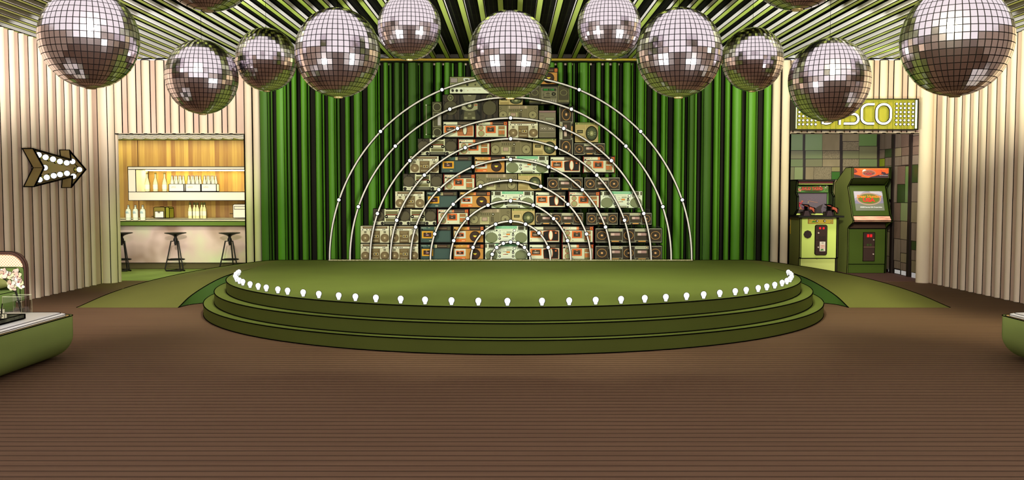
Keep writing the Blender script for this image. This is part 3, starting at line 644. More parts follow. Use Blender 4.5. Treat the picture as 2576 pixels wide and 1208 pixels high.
def sEF(kind, wood=False):
    it = []
    if kind == 'E':
        it = [('r', 'top_panel', 2.4, 3, 37, 10, 'd9d8be', 1), ('r', 'top_panel', 4, 8, 8, 10.4, '0c0a08', 2), ('r', 'tuner', 37, 3, 70, 10, '574a3a', 1), ('r', 'tuner', 70.5, 3, 77, 10, '403a2c', 1)] + tickrow('tuner', 42, 69, 4.2, 14, '94806a', 2, .8) + tickrow('tuner', 44, 68, 6.6, 9, '8e7c66', 2, 1.6)
        it += [('r', 'face', 2.4, 12, 77.6, 41, 'd9d8be', 1), ('r', 'cassette_door', 4.4, 13.2, 32.6, 30.4, 'dc7430', 2), ('r', 'cassette_door', 9, 16.8, 28.6, 27.2, '3a3020', 3, .3), ('r', 'cassette_door/cassette_window', 11, 20.4, 26.6, 25.6, '8a7466', 4, .3), ('r', 'cassette_door/cassette_window', 15, 22.3, 22, 23.8, 'cfc0ae', 5), ('r', 'cassette_door', 15.5, 17.6, 18.6, 18.6, 'e0dcc0', 4), ('c', 'face', 6, 36.6, 1, '0c0a08', 2)]
        bg = 'c0784a' if wood else '17120f'
        it += [('p', 'shutter_panel', [(36.6, 15), (40, 13.6), (46, 12.6), (52, 11.6), (64, 11.6), (70, 13), (75.6, 13.6), (76, 26), (75.6, 38.6), (38, 38.6), (36.8, 27)], 'd0632c', 2), ('p', 'shutter_panel', [(37.6, 16), (41, 14.6), (46, 13.6), (52, 12.6), (64, 12.6), (70, 14), (74.8, 14.6), (75.2, 26), (74.8, 37.6), (38.8, 37.6), (37.8, 27)], bg, 3)]
        for i in range(6): it.append(('r', 'shutter_panel', 40, 17+i*3.6, 74, 17.7+i*3.6, '7a4628' if wood else '332820', 4))
        it += [('e', 'shutter_panel', 56, 24.2, 4.4, 11.4, 'd9d8c0', 6, 1.2, ORA if not wood else '2a1a10'), ('e', 'shutter_panel', 56, 24.2, 3.6, 10.4, 'dcdac6', 7)]
        if not wood: it.append(('r', 'shutter_panel', 66.5, 16.8, 71, 20, ORA, 5))
    else:
        it = [('r', 'side_trim', .6, .8, 2, 43.4, '8e1d16', 1), ('r', 'side_trim', 78.2, .8, 79.6, 43.4, '8e1d16', 1), ('r', 'top_panel', 3, 3, 37, 10.2, 'd9d8be', 1), ('r', 'top_panel', 4.4, 8, 8, 10.4, '0c0a08', 2)]
        for x in (4.4, 7.4, 10.4, 14.6): it.append(('r', 'top_panel', x, 5, x+2, 6.8, 'b5301e', 2))
        it += [('c', 'top_panel', 22, 5.8, 1.1, '8c9070', 2), ('r', 'top_panel', 37, 3, 43, 10.2, ORA, 1), ('r', 'tuner', 43, 3, 70.5, 10.2, '3a2a22', 1), ('r', 'tuner', 71, 3, 78, 10.4, ORA, 1), ('r', 'tuner', 73.2, 5, 76, 8.2, '5c5a3a', 2)] + tickrow('top_panel', 37.4, 42.6, 4.6, 2, 'f0dcae', 2, 1.4) + tickrow('top_panel', 37.4, 42.6, 7.6, 2, 'f0dcae', 2, 1.4) + tickrow('tuner', 44, 70, 6, 9, '8c7a66', 2, 1.8)
        it += [('r', 'face', 3, 12, 77.6, 41.4, 'cfceb2', 1), ('c', 'speaker', 14.4, 18.4, 5.2, '9a986c', 2, 1.1, 'a83a24'), ('c', 'speaker', 15, 32.6, 6.8, '9a986c', 2, 1.1, 'a83a24'), ('r', 'cassette_door', 26, 13.4, 50.6, 31.4, ORA, 2, .2), ('r', 'cassette_door', 30, 17, 46.6, 28, '4c4230', 3, .3), ('r', 'cassette_door/cassette_window', 31.4, 20.8, 45, 26, '2e1e1c', 4), ('r', 'cassette_door/cassette_window', 35, 22.6, 41, 24.2, 'b5a294', 5), ('r', 'cassette_door', 36, 17.6, 40, 19, ORA, 4), ('c', 'face', 28, 37.4, 1, '0c0a08', 2),
               ('r', 'track_list', 57, 13.6, 73, 40, '77754e', 2), ('t', 'track_list', 'RADIO', 58, 15.8, 2.2, ORA, 3, 14), ('t', 'track_list', '8200', 59, 21, 4.2, ORA, 3, 13), ('r', 'track_list', 58, 22.4, 72.6, 24.2, 'e4e2cc', 3)]
        for y in (25.6, 29, 32.6): it += [('r', 'track_list', 58, y, 66, y+2, ORA, 3), ('r', 'track_list', 67.4, y, 72.4, y+2, ORA, 3)]
    return it
T['E'] = make_box('boombox', 80, 44, sEF('E'), '15110f'); T['W'] = make_box('boombox', 80, 44, sEF('E', True), '15110f'); T['F'] = make_box('boombox', 80, 44, sEF('F'), '1a100e')
def sD():
    it = [('r', 'face', .6, .4, 106.4, 45.4, 'd6dbc6', 1), ('r', 'tuning_dial', 27, .8, 80, 7.6, '6db28a', 2)] + tickrow('tuning_dial', 34, 78, 2.2, 22, 'd4e6c8', 3, .7) + tickrow('tuning_dial', 34, 78, 5, 18, 'cfe4c2', 3, .7)
    for x0, x1, nmx in ((10, 23, 'speaker1'), (84, 97, 'speaker2')):
        it += [('r', nmx, x0, 2, x1, 10.4, '55513c', 2, .7), ('r', nmx, (x0+x1)/2-.3, 2, (x0+x1)/2+.3, 10.4, '12100c', 3)] + [('r', nmx, x0, 4+i*2, x1, 4.3+i*2, '12100c', 3) for i in range(3)]
        c = (x0+x1)/2
        it += [('r', nmx, c-9, 12.6, c+9, 13.3, '12100c', 2), ('r', nmx, c-9, 12.6, c-8.2, 16, '12100c', 2), ('r', nmx, c+8.2, 12.6, c+9, 16, '12100c', 2), ('r', nmx, c-4, 16.4, c-1, 17.2, '12100c', 2), ('r', nmx, c+1, 16.4, c+4, 17.2, '12100c', 2),
               ('e', nmx, c, 31.5, 15.6, 13.8, '5d8a2c', 2), ('e', nmx, c, 30.6, 15.4, 13.2, 'cdd3c8', 3), ('e', nmx, c, 31, 14.6, 13.2, '757a5a', 4, .3)]
    it += [('r', 'face', 1.6, 2.6, 4.2, 10, '6b674c', 2, .8), ('r', 'face', 102.4, 2.6, 105, 10, '6b674c', 2, .8), ('c', 'knob1', 74, 12.6, 3, 'f0f0ea', 3, 1.1), ('c', 'knob2', 29.5, 12.6, 1.9, '16140f', 3), ('c', 'knob3', 70.5, 19.4, 2, '16140f', 3)]
    i = 4
    for x in (37, 70.6):
        for y in (24.6, 34): it.append(('c', f'knob{i}', x, y, 1.4, 'e8e8dc', 3, 1.7)); i += 1
    it += [('c', 'face', 35, 16.5, 1, '86829a', 2), ('c', 'face', 38, 16.5, 1, '86829a', 2), ('r', 'face', 37.4, 11.6, 38.6, 14, '2c2a20', 2)]
    it += tickrow('face', 42, 66, 10.4, 18, '9c9468', 2, .8) + tickrow('face', 45, 51, 16.8, 4, '67634c', 2, 1) + [('r', 'face', 55, 15.8, 66, 18, 'aeb29a', 2, .5)]
    it += [('r', 'fader', 45, 21.2, 53, 22, '12100c', 2), ('r', 'fader', 54, 21, 62.4, 24.6, 'dc8434', 2, .4), ('r', 'fader', 49, 28, 58, 29.4, '1a1612', 2), ('r', 'fader', 45, 28.6, 53, 29.3, 'd0402a', 3)] + tickrow('fader', 45, 64, 36, 12, 'aaa8c8', 2, 1) + [('r', 'key_row', 41, 41, 66, 44.4, '9c9a80', 2, .8), ('c', 'key_row', 39, 42.6, 1.8, '16140f', 3), ('c', 'key_row', 70, 42.8, 2, '16140f', 3)]
    return it
T['D'] = make_box('boombox', 107, 46, sD(), 'c4c9b2')
def sG(sec, H=36):
    x = 1.2; it = []; n = 0; hy = (H-2)/2+.6
    for s_ in sec:
        n += 1
        if s_ == 'S':
            w = 27.6; p = f'speaker{n}'; c = x+w/2
            it += [('r', p, x, 1, x+w-.6, H-2, 'b9b49e', 1, .3), ('r', p, x+1, 2.8, x+w-1.6, H-3.6, '33291f', 2, .4), ('ring', p, c-.3, hy, 10, 1.1, 'c99452', 2.3), ('c', p, c-.3, hy, 2.7, 'c08a50', 3), ('c', p, c-.3, hy, 1.5, 'e0b484', 4)]
        elif s_ == 'H':
            w = 13; p = f'speaker{n}'
            it += [('r', p, x, 1, x+w, H-2, 'b9b49e', 1, .3), ('r', p, x+1, 2.8, x+w, H-3.6, '33291f', 2), ('p', p, [(x+6+5*math.cos(a)-0, hy+9*math.sin(a)) for a in [PI*.5+PI*i/10 for i in range(11)]] + [(x+6+4*math.cos(a), hy+8*math.sin(a)) for a in [PI*1.5-PI*i/10 for i in range(11)]], 'c9a464', 3)]
        else:
            w = 30.8; p = f'cassette_deck{n}'
            it += [('r', p, x, 1, x+w-.6, 8.6, 'bab79c', 1, .3), ('r', p, x+2, 4, x+w-9, 4.8, '463c2c', 2), ('c', p, x+w-5.4, 4.4, 2, 'cfb890', 3, .7), ('r', p, x, 9.8, x+w-.6, H-8.6, '3a3024', 1, .3), ('r', p+'/cassette_window', x+3.2, 12.6, x+w-3.8, 19, '5f5c3e', 2, .4), ('r', p+'/cassette_window', x+5.4, 12.6, x+w-5.8, 19, 'a98580', 3), ('r', p+'/cassette_window', x+5.4, 12.6, x+13, 19, 'cdb0a8', 4),
                   ('r', p, x, H-7.4, x+w-.6, H-2, '8f8b70', 1, .3), ('r', p, x+2, H-6, x+w-2.6, H-2, '2c2419', 2), ('r', p, x+7, H-5.6, x+w-7.6, H-3.2, 'd99a4c', 3)]
        x += w
    return it, x+1
def mkG(key, sec, hh=0, rot=False, H=36):
    it, w = sG(sec, H)
    if hh: it.append(('h', 'handle', 6, w-6, hh, '17130f'))
    T[key] = make_box('boombox', w, H, it, '22201a', rot=rot); T[key+'_w'] = w
mkG('G', 'SDS', 8.8); mkG('G3', 'SDS', 10.2); mkG('GL', 'SDSDS', 4.6, H=38); mkG('GH', 'HDSDS', 10.2); mkG('GN', 'SDS', 0); mkG('GV', 'SDS', 0, True)
def sH():
    it = [('r', 'face', .6, .6, 104.4, 40.4, '736a4c', 1), ('r', 'tuning_panel', 26, 1.6, 76, 9.4, '8d7b64', 2), ('r', 'face', 24, .8, 24.6, 40.2, '9b906c', 2), ('r', 'face', 76.6, .8, 77.2, 40.2, '9b906c', 2), ('r', 'tuning_panel', 54.6, 1.6, 55.2, 9.4, 'bfae90', 3)]
    for i in range(3): it += [('r', 'tuning_panel', 26.4, 2.2+2.6*i, 29.6, 3.2+2.6*i, 'd8cfae', 3), ('r', 'tuning_panel', 69, 2+2.4*i, 74, 3.6+2.4*i, 'c9b89c', 3)]
    for x in (30.4, 35, 40, 45.4, 51): it += [('c', f'slider.{x}', x, 13, 1, '1c1712', 3), ('r', f'slider.{x}', x-.3, 12, x+.3, 17, '2a2419', 2)]
    it += [('c', 'dial', 59.4, 14, 1.6, 'ddd6c0', 3, 1.5), ('r', 'cassette_door', 26.4, 20, 50.4, 39, 'a39c72', 2, .4), ('r', 'cassette_door/cassette_window', 32, 22, 44.6, 30.4, 'a98f7e', 3, .7)] + tickrow('cassette_door', 27, 50, 35.8, 8, 'd3cca0', 3, 2.6)
    for x in (55, 58.6): it += [('r', 'tone_slots', x, 20, x+1.8, 33, '3a3222', 2)]
    for cx, p in ((11.6, 'speaker1'), (90.4, 'speaker2')): it += [('c', p, cx, 26.6, 10.4, '8f8762', 2, .8), ('c', p, cx, 26.6, 2, '7a7150', 3, .5), ('c', p, cx, 26.6, 1, '1a160f', 4)]
    it += [('c', 'face', 4, 9, 2.6, '736a4c', 2, .5), ('c', 'face', 97.6, 9, 2.6, '736a4c', 2, .5)]
    return it
T['H'] = make_box('boombox', 105, 41, sH(), '5e563e')
def sI():
    it = [('r', 'face', .5, 4.6, 59.5, 40.5, 'b39d68', 1), ('r', 'top_panel', .5, .5, 59.5, 4.6, '96985a', 1)] + tickrow('top_panel', 11, 50, 1.6, 13, '5c6436', 2, 2)
    it += [('c', 'top_panel', 5, 2.8, 1.8, '4a5030', 2), ('c', 'top_panel', 54.5, 2.8, 1.8, '4a5030', 2), ('r', 'cassette_door', 3, 12.6, 25, 28, 'c0ac76', 2, .3), ('r', 'cassette_door/cassette_window', 6.4, 16, 20, 21.6, '45422a', 3, .6), ('r', 'cassette_door/cassette_window', 8.6, 17.6, 18, 20, '77704c', 4), ('r', 'key_panel', 3, 31, 25, 37.6, '9e8a58', 2, .3)] + tickrow('key_panel', 5, 23, 34, 8, '6c5c34', 3, 1)
    it += [('r', 'face', 26.4, 5, 27, 40, 'd2c08c', 2), ('c', 'speaker', 43, 22.6, 13.6, '3b4128', 2, 1.6), ('c', 'speaker', 43, 22.6, 10, '4d5335', 3), ('c', 'speaker', 43, 22.6, 5.4, '8a8c5c', 4, .4), ('c', 'speaker', 43, 22.6, 3, '9c9a70', 5), ('c', 'speaker', 43, 22.6, 1.4, 'c4c096', 6)]
    for sgn in (-1, 1): it += [('r', 'speaker', 43+sgn*8.4-1.4, 20.4, 43+sgn*8.4+1.4, 21.2, 'b9b88c', 4), ('r', 'speaker', 43+sgn*8.4-1.4, 23.8, 43+sgn*8.4+1.4, 24.6, 'b9b88c', 4)]
    return it
T['I'] = make_box('boombox', 60, 41, sI(), '7c6f48')
def sJ(sec):
    x = 0; it = []; n = 0
    for s_ in sec:
        n += 1
        if s_ == 'S':
            w = 29; p = f'speaker{n}'; c = x+14.5
            it += [('r', p, x+.6, .8, x+w-.4, 43.4, '3a3226', 1), ('r', p, x+.6, 33, x+w-.4, 43.2, 'cfccb2', 2), ('c', p, c, 20, 14, '4a4230', 3, .6), ('c', p, c, 20, 12, '514936', 4), ('ring', p, c, 4.6, 3.6, .8, '1a160f', 4), ('c', p, x+5, 39, 3, '211b18', 4, 1.1), ('c', p, x+w-5, 39, 3, '211b18', 4, 1.1), ('r', p, c-3, 38.6, c+3, 39.4, '948e74', 3)]
        else:
            w = 39; p = f'cassette_deck{n}'
            it += [('r', p, x+.6, .8, x+w-.6, 35, 'cdcaa8', 1), ('r', p, x+4, .8, x+w-4, 3, '2e2a1e', 2), ('r', p, x+4, 4.4, x+w-4, 6.6, 'e0dfc0', 2), ('r', p, x+4, 7, x+w-4, 15.4, '6b6644', 2, .3), ('r', p, x+5, 15.6, x+w-5, 16.8, 'a5452c', 3),
                   ('r', p+'/cassette_window', x+4.5, 18, x+w-4.5, 24, 'd3d0b6', 3, 1.2), ('c', p+'/cassette_window', x+5.5, 21, 1.6, 'cfcbb4', 5, 2.6), ('c', p+'/cassette_window', x+w-5.5, 21, 1.6, 'cfcbb4', 5, 2.6), ('r', p, x+5, 27.4, x+w-5, 33, '69643f', 2, .5), ('r', p, x+.6, 36, x+w-.6, 43.4, '17140f', 1), ('r', p, x+2, 37.4, x+w-2, 38.2, 'b8b398', 2), ('r', p, x+2, 40.4, x+w-2, 41.2, 'a8a388', 2)]
        x += w
    return it, x
for key, sec in (('J', 'SDS'), ('JL', 'SDSDS')):
    it, w = sJ(sec); T[key] = make_box('boombox', w, 44, it, '1b1712'); T[key+'_w'] = w
def sBig():
    it = []
    for x, p in ((0, 'speaker1'), (98, 'speaker2')):
        c = x+20
        it += [('r', p, x+.6, .8, x+41, 62, '3a3026', 1), ('r', p, x+3, 1, x+4, 62, '15110d', 2), ('r', p, x+36, 1, x+37, 62, '15110d', 2), ('c', p, c, 8, 8, '7f8058', 2, 1), ('c', p, c, 8, 6, '4f5034', 3), ('c', p, c, 8, 1.6, '9a9a70', 4), ('c', p, c, 33, 17.6, '4b4630', 2, .9),
               ('p', p, [(c-10, 50), (c+10, 50), (c+13, 62), (c-13, 62)], '1e1914', 2), ('p', p, [(c-5, 50), (c+5, 50), (c+6, 62), (c-6, 62)], '3a3226', 3), ('p', p, [(c+13, 18), (c+17, 14), (c+18.4, 15.6), (c+14.6, 20)], '120e0b', 4), ('p', p, [(c-13, 18), (c-17, 14), (c-18.4, 15.6), (c-14.6, 20)], '120e0b', 4)]
    it += [('r', 'deck', 46, 1, 94, 62, '2c2820', 1), ('p', 'deck', [(51, 1), (85, 1), (81, 16), (55, 16)], '6b6750', 2), ('r', 'deck', 64, 1.6, 72, 3, 'bcb99c', 3), ('p', 'deck', [(48, 22), (60, 18), (76, 18), (88, 22), (88, 36), (76, 40), (60, 40), (48, 36)], '9a9878', 2), ('r', 'deck', 80, 25, 87, 27, 'b53a28', 4), ('r', 'deck', 49, 28, 56, 32, 'd0cdb2', 4),
           ('c', 'deck/volume_dial', 68, 26.6, 8.4, '59573f', 4, 1.4), ('c', 'deck/volume_dial', 68, 26.6, 4.6, 'b9bb98', 5, 1), ('p', 'deck', [(55, 41), (81, 41), (84, 62), (52, 62)], '56533a', 3), ('r', 'deck', 64, 47, 72, 48.4, '8f8c6c', 4), ('r', 'deck', 55, 55, 62, 60, '8c8a6a', 4), ('r', 'deck', 74, 55, 81, 60, '8c8a6a', 4), ('p', 'deck', [(46, 40), (50, 36), (50, 46), (46, 50)], '0f0c0a', 4), ('p', 'deck', [(94, 44), (86, 38), (86, 44), (94, 52)], '0f0c0a', 4)]
    return it
T['M'] = make_box('hifi_system', 140, 63, sBig(), '1b1712', cat='stereo')
def sTop():
    it = [('r', 'top_deck', 1, 1, 109, 25, '8a8a64', 1), ('r', 'meter_window', 3, 3.6, 20, 14, '9c8f92', 2, .7), ('p', 'meter_scale', [(35, 5), (39, 3.4), (47, 3.4), (53, 5), (49.6, 13), (46, 11.6), (42, 11.6), (38.6, 13)], 'd9dbe0', 2), ('p', 'meter_scale', [(39, 6), (48.6, 6), (47, 9.6), (41, 9.6)], '5e5c42', 3), ('c', 'knob1', 46, 20, 2.6, '26241a', 2, .5), ('c', 'knob2', 66.6, 19.6, 1.7, '4c4a34', 2, .5), ('c', 'knob3', 5.4, 21.4, 1.6, '26241a', 2, .4),
          ('r', 'front_panel', 1, 26, 109, 40.6, 'dfe3d0', 1), ('r', 'front_panel', 37, 28, 37.4, 39, '9a9a84', 2), ('r', 'front_panel', 46, 33, 48, 35, 'c8a27a', 2), ('r', 'front_panel', 60, 32, 67, 33, 'b3ad8c', 2), ('r', 'front_panel', 74, 32, 81, 33, 'b3ad8c', 2)]
    for i, x in enumerate((8, 18.6, 30)): it.append(('c', f'knob{i+4}', x, 34, 2.9, '2c2a20', 3, .5))
    return it
T['P'] = make_box('stereo_receiver', 110, 42, sTop(), '5f6044', cat='stereo')
def sN():
    it = []
    for x, p in ((0, 'speaker1'), (72, 'speaker2')): it += [('r', p, x+.6, .8, x+28.4, 51, '736f4c', 1, .3), ('r', p, x+3.4, 3.6, x+25.6, 42.6, '453f2c', 2, .7), ('ring', p, x+14.4, 22, 8.2, 1.2, '8d8c5e', 2.4), ('t', p, 'SPEEX', x+6.4, 49, 3, '47432e', 2, 16)]
    it += [('r', 'deck', 30, 6, 71, 56, '767058', 1, .3), ('r', 'display', 33.6, 9, 68, 17, '2c2c26', 2), ('t', 'display', '888', 36, 15.6, 5.2, '1fa02c', 3, 11), ('t', 'display', '108', 51, 15.6, 5.2, '1fa02c', 3, 11), ('c', 'dial', 61.6, 26, 3, '5a5848', 3, 2.2), ('r', 'deck', 34, 24, 38, 33, '5c5844', 2), ('e', 'deck', 47, 24.6, 4.6, 1.6, '4d4836', 2, .4), ('r', 'deck', 43, 29, 52, 31, '4d4836', 2), ('r', 'deck', 36, 34, 54, 38.6, '45402e', 2), ('r', 'deck', 56, 33, 68, 37, '5d5a48', 2, .4)]
    it += tickrow('deck', 34, 66, 20, 3, '544f3c', 2, 1.4) + tickrow('cd_rack', 33, 70, 43, 7, '9c948c', 2, 10)
    return it
T['N'] = make_box('hifi_system', 101, 57, sN(), '2a281e', cat='stereo')
T['K'] = make_box('boombox', 88, 24, [('r', 'face', .8, .8, 87.2, 23.2, '47442c', 1)] + [z for cx, p in ((13, 'speaker1'), (75, 'speaker2')) for z in (('c', p, cx, 12.6, 9.4, '3b3722', 2), ('ring', p, cx, 12.6, 9.6, 1.3, 'a9aa84', 2.5))] + [('r', 'cassette_deck', 27, 2.4, 62, 22, 'a9aa84', 2), ('r', 'cassette_deck', 27.8, 3.2, 61.2, 21.2, '47442c', 3), ('r', 'cassette_deck', 30, 14, 60, 21, 'b9b2b4', 4), ('r', 'face', 1, 1, 6, 6, 'b6c0a0', 2)], '24211a', rot=True)
h = MB(); h.box((-15.5*KB, .05, 8*KB), (-14*KB, .07, 82*KB), M('8c8c70')).box((-16*KB, .045, 79*KB), (-13.4*KB, .075, 82*KB), M('cdd0b8')).box((-16*KB, .045, 7*KB), (-13.4*KB, .075, 10*KB), M('cdd0b8')).box((-14*KB, .055, 80*KB), (0, .065, 81*KB), INK).box((-14*KB, .055, 9*KB), (0, .065, 10*KB), INK); h.build('handle', T['K'])
T['L'] = make_box('boombox', 43, 68, [('r', 'top_panel', .6, .6, 42.4, 5, '8d6f72', 1), ('r', 'face', .6, 6, 42.4, 67.4, '7d7460', 1), ('r', 'display', 17, 18, 38.6, 23.4, '8f9276', 2, .6), ('r', 'face', 3, 13, 13, 14, '575040', 2), ('c', 'dial', 8, 26.6, 3, '7d7460', 2, .9), ('r', 'cassette_deck1', 3, 40.6, 20, 49.6, '8a8070', 2, .5), ('r', 'cassette_deck2', 23, 40.6, 40, 49.6, '8a8070', 2, .5), ('r', 'face', 2, 51.6, 41, 53, '4a4434', 2), ('r', 'face', 2, 56, 41, 66, '6e6750', 2)] + [('c', f'cassette_deck{1+(i > 1)}', x, 45, 1.6, 'cfc6b4', 3, .8) for i, x in enumerate((8.6, 14.6, 28.4, 34.6))] + tickrow('face', 21, 37, 27, 6, '5b5444', 2, 5), '4c4638')
DESC = {'A': 'silver boombox with two brown speakers', 'B': 'dark teal boombox with a yellow cassette door', 'C': 'mustard boombox with one dark round speaker', 'D': 'white boombox with a green dial and grey speakers', 'E': 'cream boombox with a black shutter panel and orange cassette door',
        'W': 'cream boombox with an orange wooden shutter panel', 'F': 'cream and red boombox with orange track list', 'G': 'black boombox with gold speaker rings', 'H': 'wide olive boombox with dials and sliders', 'I': 'tan boombox with one big black speaker', 'J': 'dark boombox with cream feet under its round speakers', 'GL': 'long black boombox with three gold ringed speakers', 'GH': 'long black boombox with a half hidden left speaker ring', 'JL': 'long dark boombox with three round speakers and two decks', 'G3': 'black boombox with gold speaker rings', 'GN': 'black boombox with gold speaker rings'}
ROWS = [  # (bottom px, top px, [(type, x0, x1, extra words)])
 (656, 612, [('A', 907, 980, 'at the left end'), ('A', 980.4, 1053.4, 'second from the left end'), ('B', 1056.5, 1136.5, ''), ('C', 1138.5, 1218.5, ''), ('D', 1220, 1328, ''), ('E', 1330, 1410, ''), ('F', 1413, 1494, ''), ('GL', 1497, 1667, '')]),
 (611.6, 567, [('A', 907, 980, 'at the left end'), ('A', 980.4, 1053.4, 'second from the left end'), ('B', 1056.5, 1136.5, ''), ('C', 1138.5, 1218.5, ''), ('D', 1220, 1328, ''), ('E', 1330, 1410, ''), ('F', 1413, 1494, ''), ('GL', 1497, 1667, '')]),
 (566.4, 524, [('JL', 939, 1098, ''), ('F', 1100, 1179.5, ''), ('H', 1181, 1286.5, ''), ('I', 1287, 1346.5, ''), ('GH', 1347, 1469, ''), ('G3', 1475, 1556, 'second from the right'), ('G3', 1558, 1641, 'at the right end')]),
 (523.6, 480, [('A', 994, 1069, ''), ('B', 1072, 1152, ''), ('C', 1155, 1235, ''), ('D', 1235.6, 1344, 'in the middle'), ('E', 1345.5, 1424, ''), ('F', 1430, 1509.5, ''), ('D', 1510, 1617, 'at the right end')]),
 (479.6, 436, [('J', 1014, 1113.5, ''), ('F', 1115.5, 1196, ''), ('H', 1197, 1302.5, ''), ('I', 1303, 1363, ''), ('G', 1376, 1467.5, 'left of the two'), ('G', 1469.5, 1561, 'right of the two')]),
 (435.6, 391.5, [('A', 1031, 1105, ''), ('B', 1108.5, 1189, ''), ('C', 1192, 1272, ''), ('D', 1272.6, 1381, ''), ('E', 1383, 1462, ''), ('F', 1466, 1548, '')]),
 (391, 347.5, [('J', 1051, 1150, ''), ('F', 1152, 1234, ''), ('H', 1234.6, 1339, ''), ('I', 1340, 1400, ''), ('GN', 1444, 1523.5, '')]),
 (347, 303, [('W', 1113.5, 1194.5, ''), ('F', 1195.5, 1277.6, ''), ('A', 1278.2, 1354.6, '')])]
YF = 14.93; used = set()
RN = ['bottom row', 'second row from the bottom', 'third row from the bottom', 'fourth row from the bottom', 'fifth row from the bottom', 'sixth row from the bottom', 'seventh row from the bottom', 'eighth row from the bottom']
def put(key, x0, yb, x1, yt, label, cat='boombox', nomW=None, nomH=None):
    p = at(x0, yb, Y=YF); q_ = at(x1, yt, Y=YF); o = T[key]
    nW = (nomW or NOM[key][0])*KB; nH = (nomH or NOM[key][1])*KB
    loc = Vector((p.x, YF, p.z)); scl = ((q_.x-p.x)/nW, 1, (q_.z-p.z)/nH)
    if key in used: o = copy_tree(o)
    used.add(key); o.location = loc; o.scale = scl; o['label'] = label; o['category'] = cat; o['group'] = 'boomboxes and stereos in the stack'
    return o
NOM = {'A': (73, 44), 'B': (80, 44), 'C': (80, 44), 'D': (107, 46), 'E': (80, 44), 'W': (80, 44), 'F': (80, 44), 'H': (105, 41), 'I': (60, 41), 'J': (T['J_w'], 44), 'JL': (T['JL_w'], 44), 'M': (140, 63), 'P': (110, 42), 'N': (101, 57), 'K': (24, 88), 'L': (43, 68)}
for g in ('G', 'G3', 'GL', 'GH', 'GN'): NOM[g] = (T[g+'_w'], 36)
NOM['GL'] = (T['GL_w'], 38); NOM['GV'] = (36, T['GV_w'])
for r, (yb, yt, its) in enumerate(ROWS):
    for key, x0, x1, ex in its:
        top = yt
        if key in ('G', 'GL', 'G3', 'GH', 'GN'): top = {'G': 445, 'GL': 617 if r == 0 else 573, 'G3': 534, 'GH': 534, 'GN': 359}[key]
        put(key, x0, yb, x1-.8, top+1.1, f"{DESC[key]}, {RN[r].replace(' from the bottom', ' up')}" + (', '+ex if ex else ''))
put('GV', 1406, 390.5, 1443.5, 267, 'black boombox standing on its end, near the right edge of the upper stack')
put('L', 1355.2, 346.8, 1398.5, 278, 'tall grey tape player with twin cassette doors beside the upended black boombox')
put('I', 1446, 358.5, 1505, 308, 'tan boombox with one big black speaker, at the upper right edge of the stack')
put('K', 1087, 346.8, 1111.5, 256, 'narrow olive radio standing on its end at the upper left edge of the stack')
put('M', 1113.5, 302.5, 1253.5, 238, 'big dark stereo with two large round speakers on the upper left of the stack', 'stereo')
put('H', 1254.6, 302.2, 1354, 265, 'wide olive boombox with dials and sliders, topmost of its kind')
put('I', 1255, 263.8, 1315, 240, 'tan boombox mostly hidden behind the central mirror ball')
put('P', 1131, 236.3, 1238, 193, 'silver and olive receiver with three knobs lying on top of the stack', 'stereo')
put('N', 1331, 262.6, 1432.5, 215, 'grey stereo with green display and two ringed speakers, upper right of the stack', 'stereo')
put('C', 1322, 213.6, 1404, 170, 'mustard boombox crowning the stack beside the central mirror ball')
# ------------------------------------------------------------------ arcade alcove behind the right opening
YK = 18.0; XS = 7.42
MUL = M('1e1413', .5, name='mullion_dark')
PAL = [noisy('pane_tan', '776c55', '80745c', (1, 6, .4), 6), noisy('pane_brown', '6c5d50', '786a5e', (8, 8, .4), 4), noisy('pane_speckle', '5c5543', '857862', (1, 1, 1), 130, detail=1), M('5d6944', .4), M('5f7a48', .35), M('6d7752', .35), noisy('pane_rose', '7c665a', '4c3a30', (1, 1, 1), 130, detail=1), M('4c4a38', .4)]
GREENP = M('355c26', .3); DARKP = M('30401e', .4); LIMEP = M('7d8a1c', .4); GRAYP = M('c9c9d0', .5, emit=.25, name='lit_floor_pane')
t = MB(); rr = random.Random(5)
def panes(q, P, u0, u1, z0, z1, bays, pal, per=None, force=()):
    # P(u, v, out) -> point ; bays: list of u edges
    def rect(a, b, c, d, m, o): q.add([P(a, c, o), P(b, c, o), P(b, d, o), P(a, d, o)], [(0, 1, 2, 3)], m)
    def bar(a, b, c, d, o=.02): 
        q.add([P(a, c, o), P(b, c, o), P(b, d, o), P(a, d, o), P(a, c, 0), P(b, c, 0), P(b, d, 0), P(a, d, 0)], [(0, 1, 2, 3), (0, 4, 5, 1), (3, 2, 6, 7), (1, 5, 6, 2), (0, 3, 7, 4)], MUL)
    for (a, b) in zip(bays[:-1], bays[1:]):
        z = z0
        while z < z1-.05:
            h = rr.choice((.28, .32, .45, .55)); zz = min(z+h, z1)
            if z1-zz < .15: zz = z1
            sp_ = rr.random() < .55 and (b-a) > .45
            cs = [a, a+(b-a)*rr.choice((.35, .5, .62)), b] if sp_ else [a, b]
            for c0, c1 in zip(cs[:-1], cs[1:]):
                m = rr.choice(pal)
                for (fu, fz, fm_) in force:
                    if c0 <= fu <= c1 and z <= fz <= zz: m = fm_
                rect(c0, c1, z, zz, m, .004)
                bar(c1-.009, c1+.009, z, zz, .012)
            bar(a, b, zz-.009, zz+.009, .012); z = zz
        bar(b-.028, b+.028, z0, z1)
SPK = PAL[2]; TAN = PAL[0]; RSE = PAL[6]; BRW = PAL[1]; GRY = M('5f6c48', .4); GR2 = M('5c7644', .35); OLV_ = M('66664a', .4); GLS = M('748058', .35); TN2 = M('7c744e', .4)
